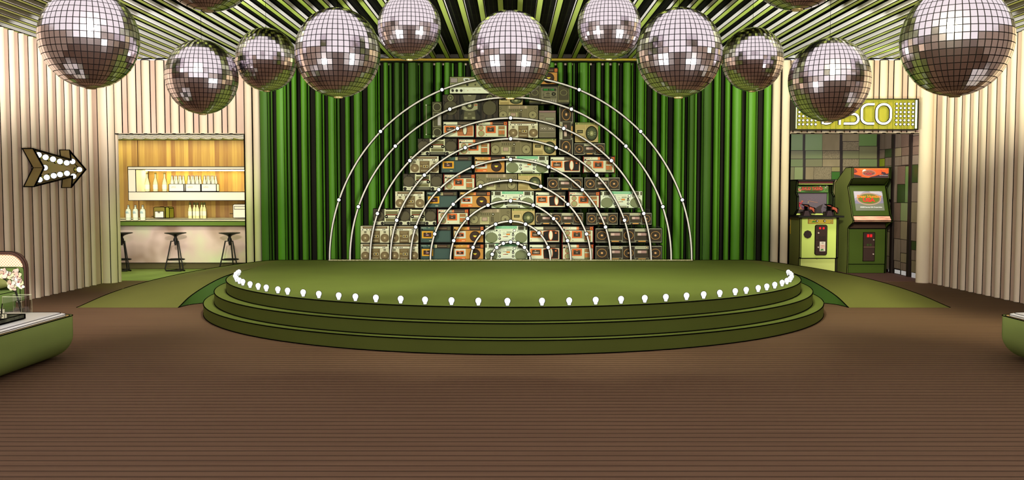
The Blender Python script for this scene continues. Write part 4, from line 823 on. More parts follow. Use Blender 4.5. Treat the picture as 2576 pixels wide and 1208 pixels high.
def panes_px(q, lst, fn, out):
    for x0, x1, y0, y1, m in lst:
        a0, a1 = fn(x0+.6, y0+.7), fn(x0+.6, y1-.7); b0 = fn(x1-.6, (y0+y1)/2)
        P = [(b0.x, b0.y, a1.z), (a0.x, a0.y, a1.z), (a0.x, a0.y, a0.z), (b0.x, b0.y, a0.z)]
        q.add([tuple(Vector(p)+Vector(out)) for p in P], [(3, 2, 1, 0)], m)
q = MB(); q.box((XA0-.1, YK, 0), (XS+.05, YK+.05, 2.9), MUL)
L1 = [(1970, 2020, 300, 379, GR2), (1970, 2020, 379, 400, OLV_), (1970, 2020, 400, 420, GRY),
 (2026, 2069, 300, 379, GR2), (2026, 2069, 379, 400, GRY), (2026, 2069, 400, 420, OLV_), (2069, 2113, 300, 379, TAN), (2069, 2113, 379, 400, SPK), (2069, 2113, 400, 420, TAN),
 (2119.5, 2161, 300, 356, TAN), (2119.5, 2161, 356, 379, SPK), (2119.5, 2161, 379, 400, OLV_), (2119.5, 2161, 400, 420, SPK), (2161, 2206.5, 300, 368, GR2), (2161, 2206.5, 368, 400, OLV_), (2161, 2206.5, 400, 420, GRY),
 (1970, 1998, 420, 455, OLV_), (1998, 2020, 420, 455, GLS), (2026, 2047, 420, 455, TAN), (2047, 2091.5, 420, 455, SPK), (2091.5, 2113, 420, 432, TN2), (2091.5, 2113, 432, 452, GREENP), (2091.5, 2113, 452, 508, TN2), (2091.5, 2113, 508, 560, GREENP), (2119.5, 2161, 420, 470, TAN), (2161, 2206.5, 420, 470, OLV_)]
for y0_, y1_ in ((455, 500), (500, 560), (560, 610), (610, 664)):
    L1 += [(1970, 2020, y0_, y1_, OLV_), (2026, 2091.5, y0_, y1_, TAN)]
for y0_, y1_ in ((470, 530), (530, 580), (580, 650)): L1 += [(2119.5, 2161, y0_, y1_, SPK), (2161, 2206.5, y0_, y1_, TAN)]
L1 += [(2091.5, 2113, 560, 610, TN2), (2091.5, 2113, 610, 664, TAN)]
panes_px(q, L1, lambda x, y: at(x, y, Y=YK), (0, -.004, 0)); struct(q, 'wall_alcove')
q = MB(); q.box((XS, 15.9, 0), (XS+.05, YK, 2.9), MUL)
L2 = [(2207.5, 2226.5, 300, 378, BRW), (2207.5, 2226.5, 378, 400, BRW), (2207.5, 2226.5, 400, 420, LIMEP), (2226.5, 2244, 300, 376, BRW), (2226.5, 2244, 376, 397, DARKP), (2226.5, 2244, 397, 419, BRW),
 (2249.5, 2268.5, 300, 373, BRW), (2249.5, 2268.5, 373, 395, TAN), (2249.5, 2268.5, 395, 418, BRW), (2268.5, 2288, 300, 371, RSE), (2268.5, 2288, 371, 393, RSE), (2268.5, 2288, 393, 416, BRW),
 (2293, 2330, 300, 343, BRW), (2293, 2330, 343, 369, RSE), (2293, 2330, 369, 391, RSE), (2293, 2330, 391, 415, BRW), (2293, 2330, 415, 460, DARKP), (2293, 2330, 460, 508, BRW), (2293, 2330, 508, 560, TAN), (2293, 2330, 560, 606, BRW), (2293, 2330, 606, 628, DARKP), (2293, 2330, 628, 655, BRW), (2293, 2330, 655, 685, TAN), (2293, 2330, 685, 699, GRAYP),
 (2249.5, 2258, 418, 510, BRW), (2258, 2278, 418, 464, RSE), (2258, 2278, 464, 510, DARKP), (2278, 2288, 418, 510, GR2), (2249.5, 2266, 510, 556, RSE), (2249.5, 2266, 556, 600, RSE), (2249.5, 2266, 600, 655, BRW), (2266, 2288, 510, 556, GLS), (2266, 2288, 556, 602, TAN), (2266, 2288, 602, 636, BRW), (2266, 2288, 636, 660, TAN), (2249.5, 2266, 655, 675, BRW), (2266, 2288, 660, 680, BRW), (2250.5, 2265.5, 677, 688, GRAYP), (2267, 2287, 680, 692, GRAYP),
 (2207.5, 2226.5, 420, 500, RSE), (2226.5, 2244, 419, 510, GLS), (2207.5, 2244, 500, 580, BRW), (2207.5, 2244, 580, 640, TAN), (2207.5, 2244, 640, 673, BRW), (2235, 2244, 673, 684, GRAYP)]
panes_px(q, L2, lambda x, y: at(x, y, X=XS), (-.004, 0, 0))
for x_ in (2246.8, 2290.6): y_ = at(x_, 500, X=XS).y; q.box((XS-.03, y_-.05, 0), (XS, y_+.05, 2.9), MUL)
for x_ in (2023.2, 2116.2): pass
struct(q, 'wall_alcove_side')
q = MB(); q.box((XA0-.1, 15.9, 0), (XA0-.05, YK, 2.9), FLAT); q.box((XA0-.1, YB+.2, 2.85), (XS+.1, YK+.1, 2.9), M('2a2418')); struct(q, 'ceiling_alcove')
q = MB(); q.box((XA0-.1, 15.75, .0), (XS, YK, .008), M('5a3d38', .7, name='alcove_floor_dark_red')); struct(q, 'floor_alcove')
# ---- arcade cabinets
def screen_fn(p00, p10, p01):   # text mapper onto a slanted plane
    p00, p10, p01 = Vector(p00), Vector(p10), Vector(p01)
    ex = p10-p00; ez = p01-p00; n = ex.cross(ez).normalized()
    return lambda o: (lambda u, v: p00 + ex*u + ez*v + n*o)
def quad(q, f, u0, v0, u1, v1, m): q.add([f(u0, v0), f(u1, v0), f(u1, v1), f(u0, v1)], [(0, 1, 2, 3)], m, noink=True)
def poly(q, f, pts, m): q.add([f(u, v) for u, v in pts], [tuple(range(len(pts)))], m, noink=True)
def ell(cu_, cv, ru, rv, n=32): return [(cu_+ru*math.cos(2*PI*i/n), cv+rv*math.sin(2*PI*i/n)) for i in range(n)]
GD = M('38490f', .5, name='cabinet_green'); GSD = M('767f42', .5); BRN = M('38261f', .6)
x0, x1 = 6.545, 7.265
t = thing('arcade_cabinet', 'tall dark green arcade cabinet with an orange marquee and mountain screen, against the pane wall', 'arcade machine', ((x0+x1)/2, 17.6, 0))
prof = [(17.27, 0), (17.25, .20), (17.25, .885), (17.19, .93), (17.02, 1.00), (17.0, 1.05), (17.06, 1.13), (17.30, 1.70), (17.12, 1.84), (17.12, 2.065), (17.42, 2.065), (17.98, 1.77), (17.98, 0)]
for sg, xx in ((-1, x0), (1, x1)):
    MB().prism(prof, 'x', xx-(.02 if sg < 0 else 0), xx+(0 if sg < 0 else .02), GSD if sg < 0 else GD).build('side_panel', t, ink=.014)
inn = [(17.29, .02), (17.27, .20), (17.27, .885), (17.30, .95), (17.15, 1.12), (17.34, 1.70), (17.36, 1.72), (17.36, 1.9), (17.16, 1.9), (17.16, 2.05), (17.42, 2.05), (17.9, 1.77), (17.9, .02)]
MB().prism([(17.27, .19), (17.27, .875), (17.95, .875), (17.95, .19)], 'x', x0+.002, x1-.002, GD).build('lower_body', t, ink=.012)
MB().prism([(17.29, .01), (17.29, .185), (17.95, .185), (17.95, .01)], 'x', x0+.002, x1-.002, GD).build('kick_panel', t, ink=.01)
MB().prism([(17.25, .885), (17.30, .985), (17.4, .985), (17.4, .885)], 'x', x0+.002, x1-.002, BRN).build('speaker_ledge', t, ink=.01)
q = MB(); pk = noisy('sunset_panel', 'c98a7c', 'e8b79c', (1, 1, 6), 5)
q.prism([(17.02, 1.02), (17.0, 1.045), (17.08, 1.13), (17.3, 1.13), (17.3, 1.0)], 'x', x0+.003, x1-.003, pk); q.build('control_panel', t, ink=.012)
q = MB(); A_ = (x0+.002, 17.10, 1.13); B_ = (x1-.002, 17.10, 1.13); C1 = (x0+.002, 17.33, 1.72)
q.add([A_, B_, (B_[0], 17.33, 1.72), C1, (A_[0], 17.5, 1.13), (B_[0], 17.5, 1.13), (B_[0], 17.5, 1.72), (A_[0], 17.5, 1.72)], [(0, 1, 2, 3), (4, 7, 6, 5), (3, 2, 6, 7)], M('37480f', .5)); bez = q.build('screen_bezel', t, ink=.012)
f = screen_fn(A_, B_, C1); s1 = f(.006); q = MB()
S0, S1, V0, V1 = .115, .885, .17, .80
SKY = M('8d869b', .3, emit=.08); quad(q, s1, S0, V0, S1, V1, SKY)
s2 = f(.008); L_ = lambda u, v: (S0+(S1-S0)*u, V0+(V1-V0)*v)
for pts, c in (([(0, 1), (0, .62), (.16, .75), (.32, .95), (.42, 1)], 'a7a0ae'), ([(.55, 1), (.62, .84), (.8, .86), (1, .74), (1, .9), (.9, 1)], 'ada6b3'), ([(0, .5), (.1, .56), (.3, .42), (.7, .44), (1, .68), (1, .3), (0, .3)], '77708a'), ([(0, .36), (.4, .33), (1, .38), (1, 0), (0, 0)], '6c6f62')):
    poly(q, s2, [L_(*p) for p in pts], M(c, .3, emit=.07)); s2 = f(.008+.0006*len(q.f))
el = [(.50, .60, .43, .32, 'a78b7a'), (.50, .60, .39, .275, '7c6654'), (.50, .60, .36, .24, '5c6b2c')]
for i, (a, b_, ru, rv, c) in enumerate(el): poly(q, f(.012+.001*i), [L_(*p) for p in ell(a, b_, ru, rv)], M(c, .3, emit=.07))
mp_ = lambda o: (lambda g: (lambda a, b: g(S0+(S1-S0)*a, V0+(V1-V0)*b)))(f(o))
q.text('Deer Hunting', .10, .60, 0, .20, M('e07a24', .3, emit=.25), w=.84, fn=mp_(.018), bold=.02); q.text('USA', .28, .44, 0, .2, M('e0202a', .3, emit=.25), w=.42, fn=mp_(.019), bold=.035); q.text('©2000 Sammy USA Corporation', .16, .13, 0, .07, M('f2eef2', .3, emit=.25), w=.76, fn=mp_(.016), bold=.01)
q.build('screen', bez)
q = MB(); q.prism([(17.13, 1.85), (17.13, 2.06), (17.42, 2.06), (17.7, 1.9), (17.36, 1.74)], 'x', x0+.004, x1-.004, M('343c14', .5)); mq = q.build('marquee_box', t, ink=.012)
f = screen_fn((x0+.03, 17.127, 1.865), (x1-.03, 17.127, 1.865), (x0+.03, 17.127, 2.045)); q = MB()
quad(q, f(0), 0, 0, 1, 1, M('d84e26', .4, emit=.2)); poly(q, f(.002), [(0, .0), (0, .38), (.1, .3), (.2, .2), (.24, .25), (.2, .1), (.3, .05), (.42, 0)], M('3c2a2c')); poly(q, f(.002), [(.42, 0), (.5, .12), (.62, .2), (.72, .32), (.84, .35), (1, .48), (1, 0)], M('3a2630')); poly(q, f(.002), [(0, .95), (.05, .9), (.1, .62), (.04, .5), (0, .48)], M('6a2a28'))
poly(q, f(.002), [(.1, .98), (.95, .98), (.9, .9), (.5, .92), (.2, .86)], M('e8713a', .4, emit=.2))
poly(q, f(.003), ell(.3, .68, .06, .2, 20), M('f1d8b8', .4, emit=.3)); poly(q, f(.004), ell(.43, .5, .2, .32), M('8f6a62', .4)); poly(q, f(.005), ell(.43, .5, .17, .25), M('6a4440', .4))
q.text('Deer Hunting', .26, .5, 0, .2, M('c06028'), w=.36, fn=f(.006)); q.text('USA', .33, .3, 0, .22, M('c8202a', .4), w=.19, fn=f(.007)); q.text('Sammy USA Corporation', .74, .2, 0, .09, M('e8dce0'), w=.24, fn=f(.004))
poly(q, f(.004), [(.78, .42), (.8, .6), (.79, .68), (.83, .62), (.9, .58), (.94, .4), (.95, .3)], M('3a2630'))
for a in ((.785, .68, .745, .86), (.79, .68, .80, .9), (.76, .78, .735, .8)): poly(q, f(.004), [(a[0]-.004, a[1]), (a[2], a[3]), (a[0]+.008, a[1])], M('3a2630'))
q.build('marquee_sign', mq)
q = MB(); dz = lambda y: at(2200, y, Y=17.25).z; dx = lambda x: at(x, 600, Y=17.25).x
q.box((dx(2172), 17.252, dz(657)), (dx(2201), 17.28, dz(585)), M('33211e', .5)); cd = q.build('coin_door', t, ink=.01)
q = MB().box((dx(2173), 17.243, dz(622.4)), (dx(2200.5), 17.255, dz(621)), M('6a4c44')); q.build('door_gap', cd)
for x in (2183.4, 2190.8): MB().box((dx(x-2.6), 17.238, dz(597)), (dx(x+2.6), 17.255, dz(589.6)), M('d8222a', .4, emit=.25)).build('coin_button', cd)
for x in (2182.8, 2190): MB().box((dx(x-2.6), 17.242, dz(619)), (dx(x+2.6), 17.255, dz(613.5)), M('2f3d18')).build('coin_return', cd)
for yy in (603.5, 639.5): MB().cyl((dx(2197.4), 17.235, dz(yy)), (dx(2197.4), 17.255, dz(yy)), .012, .012, M('b9a3a0', .3)).build('lock', cd)
# first cabinet
X0, X1 = 5.60, 6.285; GL_ = M('c0d26e', .5, name='cabinet_lime')
t = thing('arcade_cabinet', 'lime green arcade cabinet with two mounted rifles, left of the dark green one', 'arcade machine', ((X0+X1)/2, 17.6, 0))
az = lambda y, Y=17.2: at(2050, y, Y=Y).z; axx = lambda x, Y=17.2: at(x, 600, Y=Y).x
for sg, xx in ((-1, X0), (1, X1)):
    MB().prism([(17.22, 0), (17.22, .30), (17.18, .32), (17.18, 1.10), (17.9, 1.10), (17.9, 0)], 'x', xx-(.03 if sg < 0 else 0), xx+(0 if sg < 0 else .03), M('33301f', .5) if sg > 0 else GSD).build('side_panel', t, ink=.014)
MB().box((X0, 17.2, .31), (X1, 17.88, 1.10), GL_).build('lower_body', t, ink=.012)
MB().box((X0, 17.24, .01), (X1, 17.88, .30), M('c6d07c', .5)).build('kick_panel', t, ink=.012)
MB().box((X0-.10, 17.05, 1.10), (X1+.09, 17.9, 1.135), M('0c0908', .7)).build('gun_shelf', t)
ux0, ux1 = axx(2001, 17.35), axx(2087, 17.35)
zt_ = 1.82
for sg, xx in ((-1, ux0), (1, ux1)):
    MB().prism([(17.38, 1.135), (17.2, 1.25), (17.2, 1.50), (17.3, 1.58), (17.24, zt_), (17.9, zt_), (17.9, 1.135)], 'x', xx-(.03 if sg < 0 else 0), xx+(0 if sg < 0 else .03), M('2f3a1a', .5)).build('side_panel', t, ink=.018)
q = MB(); q.box((ux0, 17.44, 1.135), (ux1, 17.88, zt_-.01), M('4a6a34', .5)); q.build('upper_body', t, ink=.01)
MB().box((ux0+.02, 17.40, 1.14), (ux1-.02, 17.44, 1.175), M('c3d070', .5)).build('lower_sill', t, ink=.008)
MB().box((ux0, 17.22, 1.755), (ux1, 17.45, 1.80), M('4a1a1c', .5)).box((ux0, 17.225, 1.735), (ux1, 17.45, 1.755), M('a9b85c')).box((ux0-.02, 17.2, 1.80), (ux1+.03, 17.9, 1.83), M('120d0c')).build('top_hood', t, ink=.008)
q = MB(); q.box((ux0+.01, 17.38, 1.58), (ux1-.03, 17.44, 1.725), M('4f7d3f', .5)); f = screen_fn((ux0+.01, 17.379, 1.58), (ux1-.03, 17.379, 1.58), (ux0+.01, 17.379, 1.725))
q.text('GREAT GUNS', .17, .28, 0, .42, M('5a1410'), w=.66, mirror=True, fn=f(.003), bold=.055); q.text('GREAT GUNS', .16, .30, 0, .46, M('c4202a', .5), w=.66, mirror=True, fn=f(.006), bold=.055); q.text('GREAT GUNS', .175, .36, 0, .29, M('d8a080', .5), w=.63, mirror=True, fn=f(.008), bold=-.012)
poly(q, f(.002), [(.2, .22), (.3, .12), (.7, .1), (.82, .2), (.6, .24), (.4, .24)], M('2a1a14')); poly(q, f(.003), [(.05, .55), (.08, .6), (.1, .42), (.16, .45), (.15, .25), (.12, .12), (.09, .2), (.07, .3)], M('d98a7c'))
rg_ = random.Random(3)
for i in range(46):
    u = rg_.choice((rg_.uniform(.84, .98), rg_.uniform(.84, .98), rg_.uniform(.01, .06), rg_.uniform(.55, .7))); v = rg_.uniform(.1, .92) if u > .8 or u < .1 else rg_.uniform(.75, .95)
    quad(q, f(.0035+.0001*i), u, v, u+.014, v+.06, M(rg_.choice(('b5283a', '2f7a8a', 'd6a040', 'e2c8b8', 'a83a2a')), .5))
for u, v in ((.94, .88), (.74, .84), (.91, .66), (.11, .62)): poly(q, f(.009), ell(u, v, .02, .085, 14), M('e9cfc4', .5)); poly(q, f(.0095), ell(u, v, .007, .03, 8), M('7a3a34', .5))
quad(q, f(.004), .12, .83, .52, .88, M('26321c'))
q.build('marquee_sign', t, ink=.008)
q = MB(); q.box((ux0+.02, 17.41, 1.18), (ux1-.05, 17.45, 1.57), M('5f5560', .25, spec=.5)); f = screen_fn((ux0+.02, 17.409, 1.18), (ux1-.05, 17.409, 1.18), (ux0+.02, 17.409, 1.57))
poly(q, f(.002), [(0, 0), (0, .2), (.3, .2), (.6, .2), (.72, .33), (.88, .45), (.82, .18), (.85, 0)], M('332a2c')); quad(q, f(.003), .01, .18, .3, .21, M('9a5a4a')); 
for a in ((0, .46, .2, .54, 'a03a4a'), (.1, .3, .13, .5, 'b5233a'), (.17, .56, .22, .62, 'c0583a'), (.18, .4, .2, .5, 'a8324a'), (.02, .22, .09, .3, '3a5a7a'), (.14, .22, .17, .32, 'c47a3a'), (.2, .22, .27, .32, '7a4a6a')): quad(q, f(.004), a[0], a[1], a[2], a[3], M(a[4], .4))
poly(q, f(.004), [(.4, .6), (.42, .62), (.7, .53), (.7, .51)], M('9a6a5a')); poly(q, f(.004), [(.4, .6), (.42, .62), (.4, .5), (.38, .5)], M('9a8a5a'))
for i in range(40): quad(q, f(.005), *(lambda u, v: (u, v, u+.012, v+.008))(rg_.uniform(.2, .7), rg_.uniform(.25, .8)), M(rg_.choice(('857a86', '7c6a72', 'a0485a')), .4))
q.build('screen', t, ink=.008)
q = MB(); YS = 17.19
q.box((axx(2031.5), YS-.004, az(563)), (axx(2094.5), 17.2, az(549.5)), M('8a5a34')); f = screen_fn((axx(2033), YS-.006, az(562)), (axx(2093), YS-.006, az(562)), (axx(2033), YS-.006, az(550.5)))
quad(q, f(0), 0, 0, 1, 1, M('b59a34', .5)); poly(q, f(.002), [(.1, .2), (.2, .6), (.28, .4), (.3, .2)], M('2f7a28')); quad(q, f(.002), .2, .7, .26, .9, M('7a6a2a')); quad(q, f(.001), .0, .85, 1, 1, M('8a7f80'))
for i in range(12): quad(q, f(.003), *(lambda u, v: (u, v, u+.02, v+.12))(rg_.choice((rg_.uniform(0, .08), rg_.uniform(.9, .97))), rg_.uniform(.1, .8)), M(rg_.choice(('a83a2a', '3a6a7a', '7a8a2a')), .5))
cpn = q.build('control_plate', t)
for u in (.34, .66): 
    p = f(0)(u, .5); MB().cyl((p.x, YS-.002, p.z), (p.x, YS-.016, p.z), .024, .024, INK, n=18).cyl((p.x, YS-.014, p.z), (p.x, YS-.026, p.z), .013, .013, M('e8dcd8', .3), n=14).build('button', cpn)
ca, cb = axx(2049.6), axx(2079.4); za_, zb_ = az(641.5), az(566)
rp = []; rr_ = .035
for cx_, cz_, a0 in ((cb-rr_, zb_-rr_, 0), (ca+rr_, zb_-rr_, 90), (ca+rr_, za_+rr_, 180), (cb-rr_, za_+rr_, 270)):
    rp += [(cx_+rr_*math.cos(math.radians(a0+i*18)), cz_+rr_*math.sin(math.radians(a0+i*18))) for i in range(6)]
q = MB(); q.prism(rp, 'y', 17.175, 17.2, M('33211f', .5)); cd = q.build('coin_door', t, ink=.01)
MB().box((ca+.02, 17.172, az(604.5)), (cb-.02, 17.176, az(604)), INK).build('door_gap', cd)
for x in (2061.2, 2070): MB().box((axx(x-2.3), 17.165, az(576.8)), (axx(x+2.3), 17.176, az(571.6)), M('d8222a', .4, emit=.25)).build('coin_button', cd)
for x in (2062, 2071.6): MB().box((axx(x-3.6), 17.169, az(600.5)), (axx(x+3.6), 17.176, az(594)), M('261a18')).build('coin_return', cd)
for yy in (586, 622): MB().cyl((axx(2057.3), 17.16, az(yy)), (axx(2057.3), 17.176, az(yy)), .014, .014, M('c9b5ac', .3)).build('lock', cd)
q = MB(); q.box((axx(2061), 17.167, az(632)), (axx(2075), 17.176, az(608)), M('d8cdc4', .5)); f = screen_fn((axx(2061), 17.166, az(632)), (axx(2075), 17.166, az(632)), (axx(2061), 17.166, az(608)))
q.text('GREAT', .1, .48, 0, .2, M('c8482a', .5), w=.8, mirror=True, fn=f(.002)); q.text('GUNS', .14, .26, 0, .2, M('c8482a', .5), w=.7, mirror=True, fn=f(.002)); poly(q, f(.002), [(.1, .06), (.2, .2), (.5, .26), (.8, .1)], M('3a7a2c')); quad(q, f(.002), .3, .84, .7, .9, M('5a5a50')); q.build('title_card', cd)
p = Vector((axx(2031.3), 17.2, az(589.8))); MB().cyl((p.x, 17.185, p.z), (p.x, 17.205, p.z), .080, .080, M('2a1c1a', .6), n=8).build('speaker_hole', t)
MB().cyl((axx(2057.5), 17.225, az(651)), (axx(2057.5), 17.245, az(651)), .012, .012, M('6a5a40'), n=10).build('kick_lock', t)
q = MB(); xx = X0-.031
q.box((xx-.003, 17.75, az(588, 17.8)), (xx, 17.88, az(471, 17.8)), M('c0a02c', .5))
for i in range(16): y_ = 17.76+rg_.uniform(0, .09); z_ = rg_.uniform(az(570, 17.8), az(530, 17.8)); q.box((xx-.005, y_, z_), (xx-.001, y_+.03, z_+.04), M(rg_.choice(('a83a2a', '3a6a9a', '4a7a2a', 'b0b0a0')), .5))
q.build('side_art', t)
for k_, px in enumerate((0, 57.4)):
    g = lambda x, y, Y: (lambda v: (v.x, v.z))(at(1985+x/10.07+px, 440+y/10.07, Y=Y))
    gq = MB().prism([g(350, 1048, 17.1), g(392, 905, 17.1), g(490, 905, 17.1), g(530, 1048, 17.1)], 'y', 17.08, 17.16, M('33232a', .5)).prism([g(332, 1048, 17.2), g(332, 940, 17.2), g(542, 940, 17.2), g(542, 1048, 17.2)], 'y', 17.16, 17.3, M('2c2024', .5)).prism([g(410, 905, 17.1), g(400, 810, 17.1), g(470, 810, 17.1), g(468, 905, 17.1)], 'y', 17.1, 17.14, INK)
    R_ = gq.build('rifle_mount', t, ink=.008)
    MB().prism([g(312, 738, 17.1), g(500, 752, 17.1), g(520, 790, 17.1), g(660, 838, 17.1), g(672, 880, 17.1), g(655, 985, 17.1), g(628, 975, 17.1), g(628, 850, 17.1), g(500, 800, 17.1), g(480, 815, 17.1), g(440, 830, 17.1), g(400, 800, 17.1)], 'y', 17.09, 17.13, INK).build('rifle_frame', R_)
    MB().prism([g(338, 756, 17.1), g(486, 782, 17.1), g(478, 808, 17.1), g(408, 795, 17.1)], 'y', 17.075, 17.12, M('9a4836', .5)).build('fore_stock', R_, ink=.006)
    MB().prism([g(506, 800, 17.1), g(610, 836, 17.1), g(634, 866, 17.1), g(630, 970, 17.1), g(560, 884, 17.1), g(500, 878, 17.1)], 'y', 17.075, 17.12, M('9a4836', .5)).build('rear_stock', R_, ink=.006)
    MB().prism([g(640, 850, 17.1), g(672, 872, 17.1), g(655, 985, 17.1), g(630, 978, 17.1)], 'y', 17.07, 17.14, M('2e2226', .5)).build('butt_plate', R_, ink=.006)
# ------------------------------------------------------------------ disco sign
YG = 15.42; sx_ = lambda x, Y=YG: at(x, 290, Y=Y).x; sz_ = lambda y, Y=YG: at(2150, y, Y=Y).z
a, b_ = sx_(1999.5), sx_(2309); zb, zt2 = sz_(325.5), sz_(250)
t = thing('disco_sign', 'long see-through yellow-green sign with white disco letters over the alcove', 'sign', ((a+b_)/2, YG, zb))
gm2 = bpy.data.materials.new('yellow_acrylic'); gm2.use_nodes = True; nt = gm2.node_tree; N = nt.nodes; L = nt.links; N.remove(N['Principled BSDF'])
tr = N.new('ShaderNodeBsdfTransparent'); tr.inputs[0].default_value = lin('f8f8c8'); df = N.new('ShaderNodeBsdfDiffuse'); df.inputs[0].default_value = lin('d2d25a'); ms = N.new('ShaderNodeMixShader'); ms.inputs[0].default_value = .2
L.new(tr.outputs[0], ms.inputs[1]); L.new(df.outputs[0], ms.inputs[2]); L.new(ms.outputs[0], N['Material Output'].inputs['Surface'])
MB().box((a, YG, zb), (b_, YG+.01, zt2), gm2, noink=True).build('panel', t)
FR = M('17140c', .6); q = MB()
for c0, c1 in (((a, YG-.01, zb-.012), (b_, YG+.20, zb+.004)), ((a, YG-.01, zt2-.004), (b_, YG+.20, zt2+.012))): q.box(c0, c1, FR)
q.box((a-.012, YG-.01, zb-.012), (a+.004, YG+.2, zt2+.012), FR); q.box((b_-.004, YG-.01, zb-.012), (b_+.012, YG+.2, zt2+.012), FR); q.build('frame', t)
MB().box((b_-.055, YG-.008, zb+.01), (b_-.012, YG+.0, zt2-.01), M('e6f2cc', .4, emit=.25)).build('end_strip', t, ink=.008)
MB().box((a+.012, YG-.008, zb+.01), (a+.035, YG+.0, zt2-.01), M('e6f2cc', .4, emit=.25)).build('end_strip', t, ink=.008)
LW = M('f2f0ff', .4, emit=.75, name='letter_white')
def stroke(q, pts, w, m, y, closed=False):
    n = len(pts); P = [Vector((p[0], p[1])) for p in pts]; LFT = []; RGT = []
    for i in range(n):
        p0 = P[i-1] if (i > 0 or closed) else P[i]; p1 = P[(i+1) % n] if (i < n-1 or closed) else P[i]
        d = (p1-p0).normalized(); nn_ = Vector((-d.y, d.x)); LFT.append(P[i]+nn_*w/2); RGT.append(P[i]-nn_*w/2)
    if closed: LFT.append(LFT[0]); RGT.append(RGT[0])
    q.loft([[(v.x, y-.004, v.y) for v in LFT], [(v.x, y-.004, v.y) for v in RGT], [(v.x, y+.01, v.y) for v in RGT], [(v.x, y+.01, v.y) for v in LFT]], m, caps=False, closed=False, noink=True)
    q.add([(v.x, y+.01, v.y) for v in (LFT[0], RGT[0])]+[(v.x, y-.004, v.y) for v in (RGT[0], LFT[0])], [(0, 1, 2, 3)], m, noink=True)
def arcp(cx_, cy_, rx, ry, a0, a1, n=10): return [(cx_+rx*math.cos(math.radians(a0+(a1-a0)*i/n)), cy_+ry*math.sin(math.radians(a0+(a1-a0)*i/n))) for i in range(n+1)]
def letter(ch, x0, x1, y0=260, y1=314):
    X0_, X1_ = sx_(x0), sx_(x1); Z0, Z1 = sz_(y1), sz_(y0); w = .036; X0_ += w/2; X1_ -= w/2; Z0 += w/2; Z1 -= w/2; W = X1_-X0_; H = Z1-Z0; r = min(W*.5, H*.35)
    if ch == 'O': pts = arcp(X1_-r, Z1-r, r, r, 0, 90)+arcp(X0_+r, Z1-r, r, r, 90, 180)+arcp(X0_+r, Z0+r, r, r, 180, 270)+arcp(X1_-r, Z0+r, r, r, 270, 360); cl = True
    elif ch == 'C': pts = [(X1_+w/2, Z1), (X0_+r*1.6, Z1)]+arcp(X0_+r*1.2, Z1-r, r*1.2, r, 90, 180)+arcp(X0_+r*1.2, Z0+r, r*1.2, r, 180, 270)+[(X1_+w/2, Z0)]; cl = False
    elif ch == 'S': m = (Z0+Z1)/2; r = H/4; pts = [(X1_+w/2, Z1), (X0_+r, Z1)]+arcp(X0_+r, Z1-r, r, r, 90, 270)+arcp(X1_-r, Z0+r, r, r, 90, -90)+[(X0_-w/2, Z0)]; cl = False
    elif ch == 'I': pts = [((X0_+X1_)/2, Z0-w/2), ((X0_+X1_)/2, Z1+w/2)]; cl = False
    else: r = W*.75; pts = arcp(X1_-r, Z1-r, r, r, 90, 0)+arcp(X1_-r, Z0+r, r, r, 0, -90)+[(X0_, Z0), (X0_, Z1)]; cl = True
    q = MB(); stroke(q, pts, w+.018, INK, YG-.016, cl); stroke(q, pts, w, LW, YG-.024, cl); q.build('letter', t)
for ch, xa, xb in (('D', 2066, 2102), ('I', 2108, 2115), ('S', 2122, 2161), ('C', 2164, 2198), ('O', 2201, 2242)): letter(ch, xa, xb)
for xs in ((2010, 2020, 2030.6, 2041, 2051.4), (2254.4, 2264.5, 2274.7, 2285, 2295.6)):
    q = MB()
    for x in xs:
        for y in (261.6, 272.2, 282.3, 292.4, 303, 313): q.cyl((sx_(x), YG-.002, sz_(y)), (sx_(x), YG-.012, sz_(y)), .026, .026, INK, n=14, noink=True); q.cyl((sx_(x), YG-.01, sz_(y)), (sx_(x), YG-.02, sz_(y)), .0175, .0175, LW, n=14, noink=True)
    q.build('bulb_grid', t)
# ------------------------------------------------------------------ marquee arrow on the left wall
XB_, XF_ = -7.085, -6.93
def W2(x, y): v = at(40+x/8.63, 350+y/8.63, X=XF_); return (v.y, v.z)
out = [W2(*p) for p in ((372, 205), (1190, 435), (1165, 238), (1525, 660), (1205, 1055), (1222, 825), (400, 1033), (600, 622))]
t = thing('arrow_sign', 'brass coloured arrow sign with round bulbs pointing right on the left fluted wall', 'sign', (XB_, sum(p[0] for p in out)/8, min(p[1] for p in out)))
BR = noisy('aged_brass', '8a7348', '9c8a58', (1, 1, 1), 5, rough=.5); BR2 = noisy('aged_brass_face', '93884a', '9c8454', (1, 1, 1), 3, rough=.5)
q = MB(); n = len(out); th = .012
cxm = sum(p[0] for p in out)/n; czm = sum(p[1] for p in out)/n
def inset(P, d):
    o = []; m = len(P)
    for i in range(m):
        a_ = Vector(P[i-1]); b2 = Vector(P[i]); c2 = Vector(P[(i+1) % m]); e1 = (b2-a_).normalized(); e2 = (c2-b2).normalized(); n1 = Vector((e1.y, -e1.x)); n2 = Vector((e2.y, -e2.x)); bs = (n1+n2); bs = bs/max(bs.dot(n1), .25)
        o.append(b2+bs*d)
    return [tuple(p) for p in o]
ii = inset(out, .016)
if abs(sum(ii[i][0]*ii[(i+1) % n][1]-ii[(i+1) % n][0]*ii[i][1] for i in range(n))) > abs(sum(out[i][0]*out[(i+1) % n][1]-out[(i+1) % n][0]*out[i][1] for i in range(n))): ii = inset(out, -.016)
R1 = [(XB_, y, z) for y, z in out]; R2 = [(XF_, y, z) for y, z in out]; R3_ = [(XF_, y, z) for y, z in ii]; R4 = [(XF_-.09, y, z) for y, z in ii]
q.loft([R1, R2, R3_, R4], BR, caps=False); q.build('channel_rim', t, ink=.016)
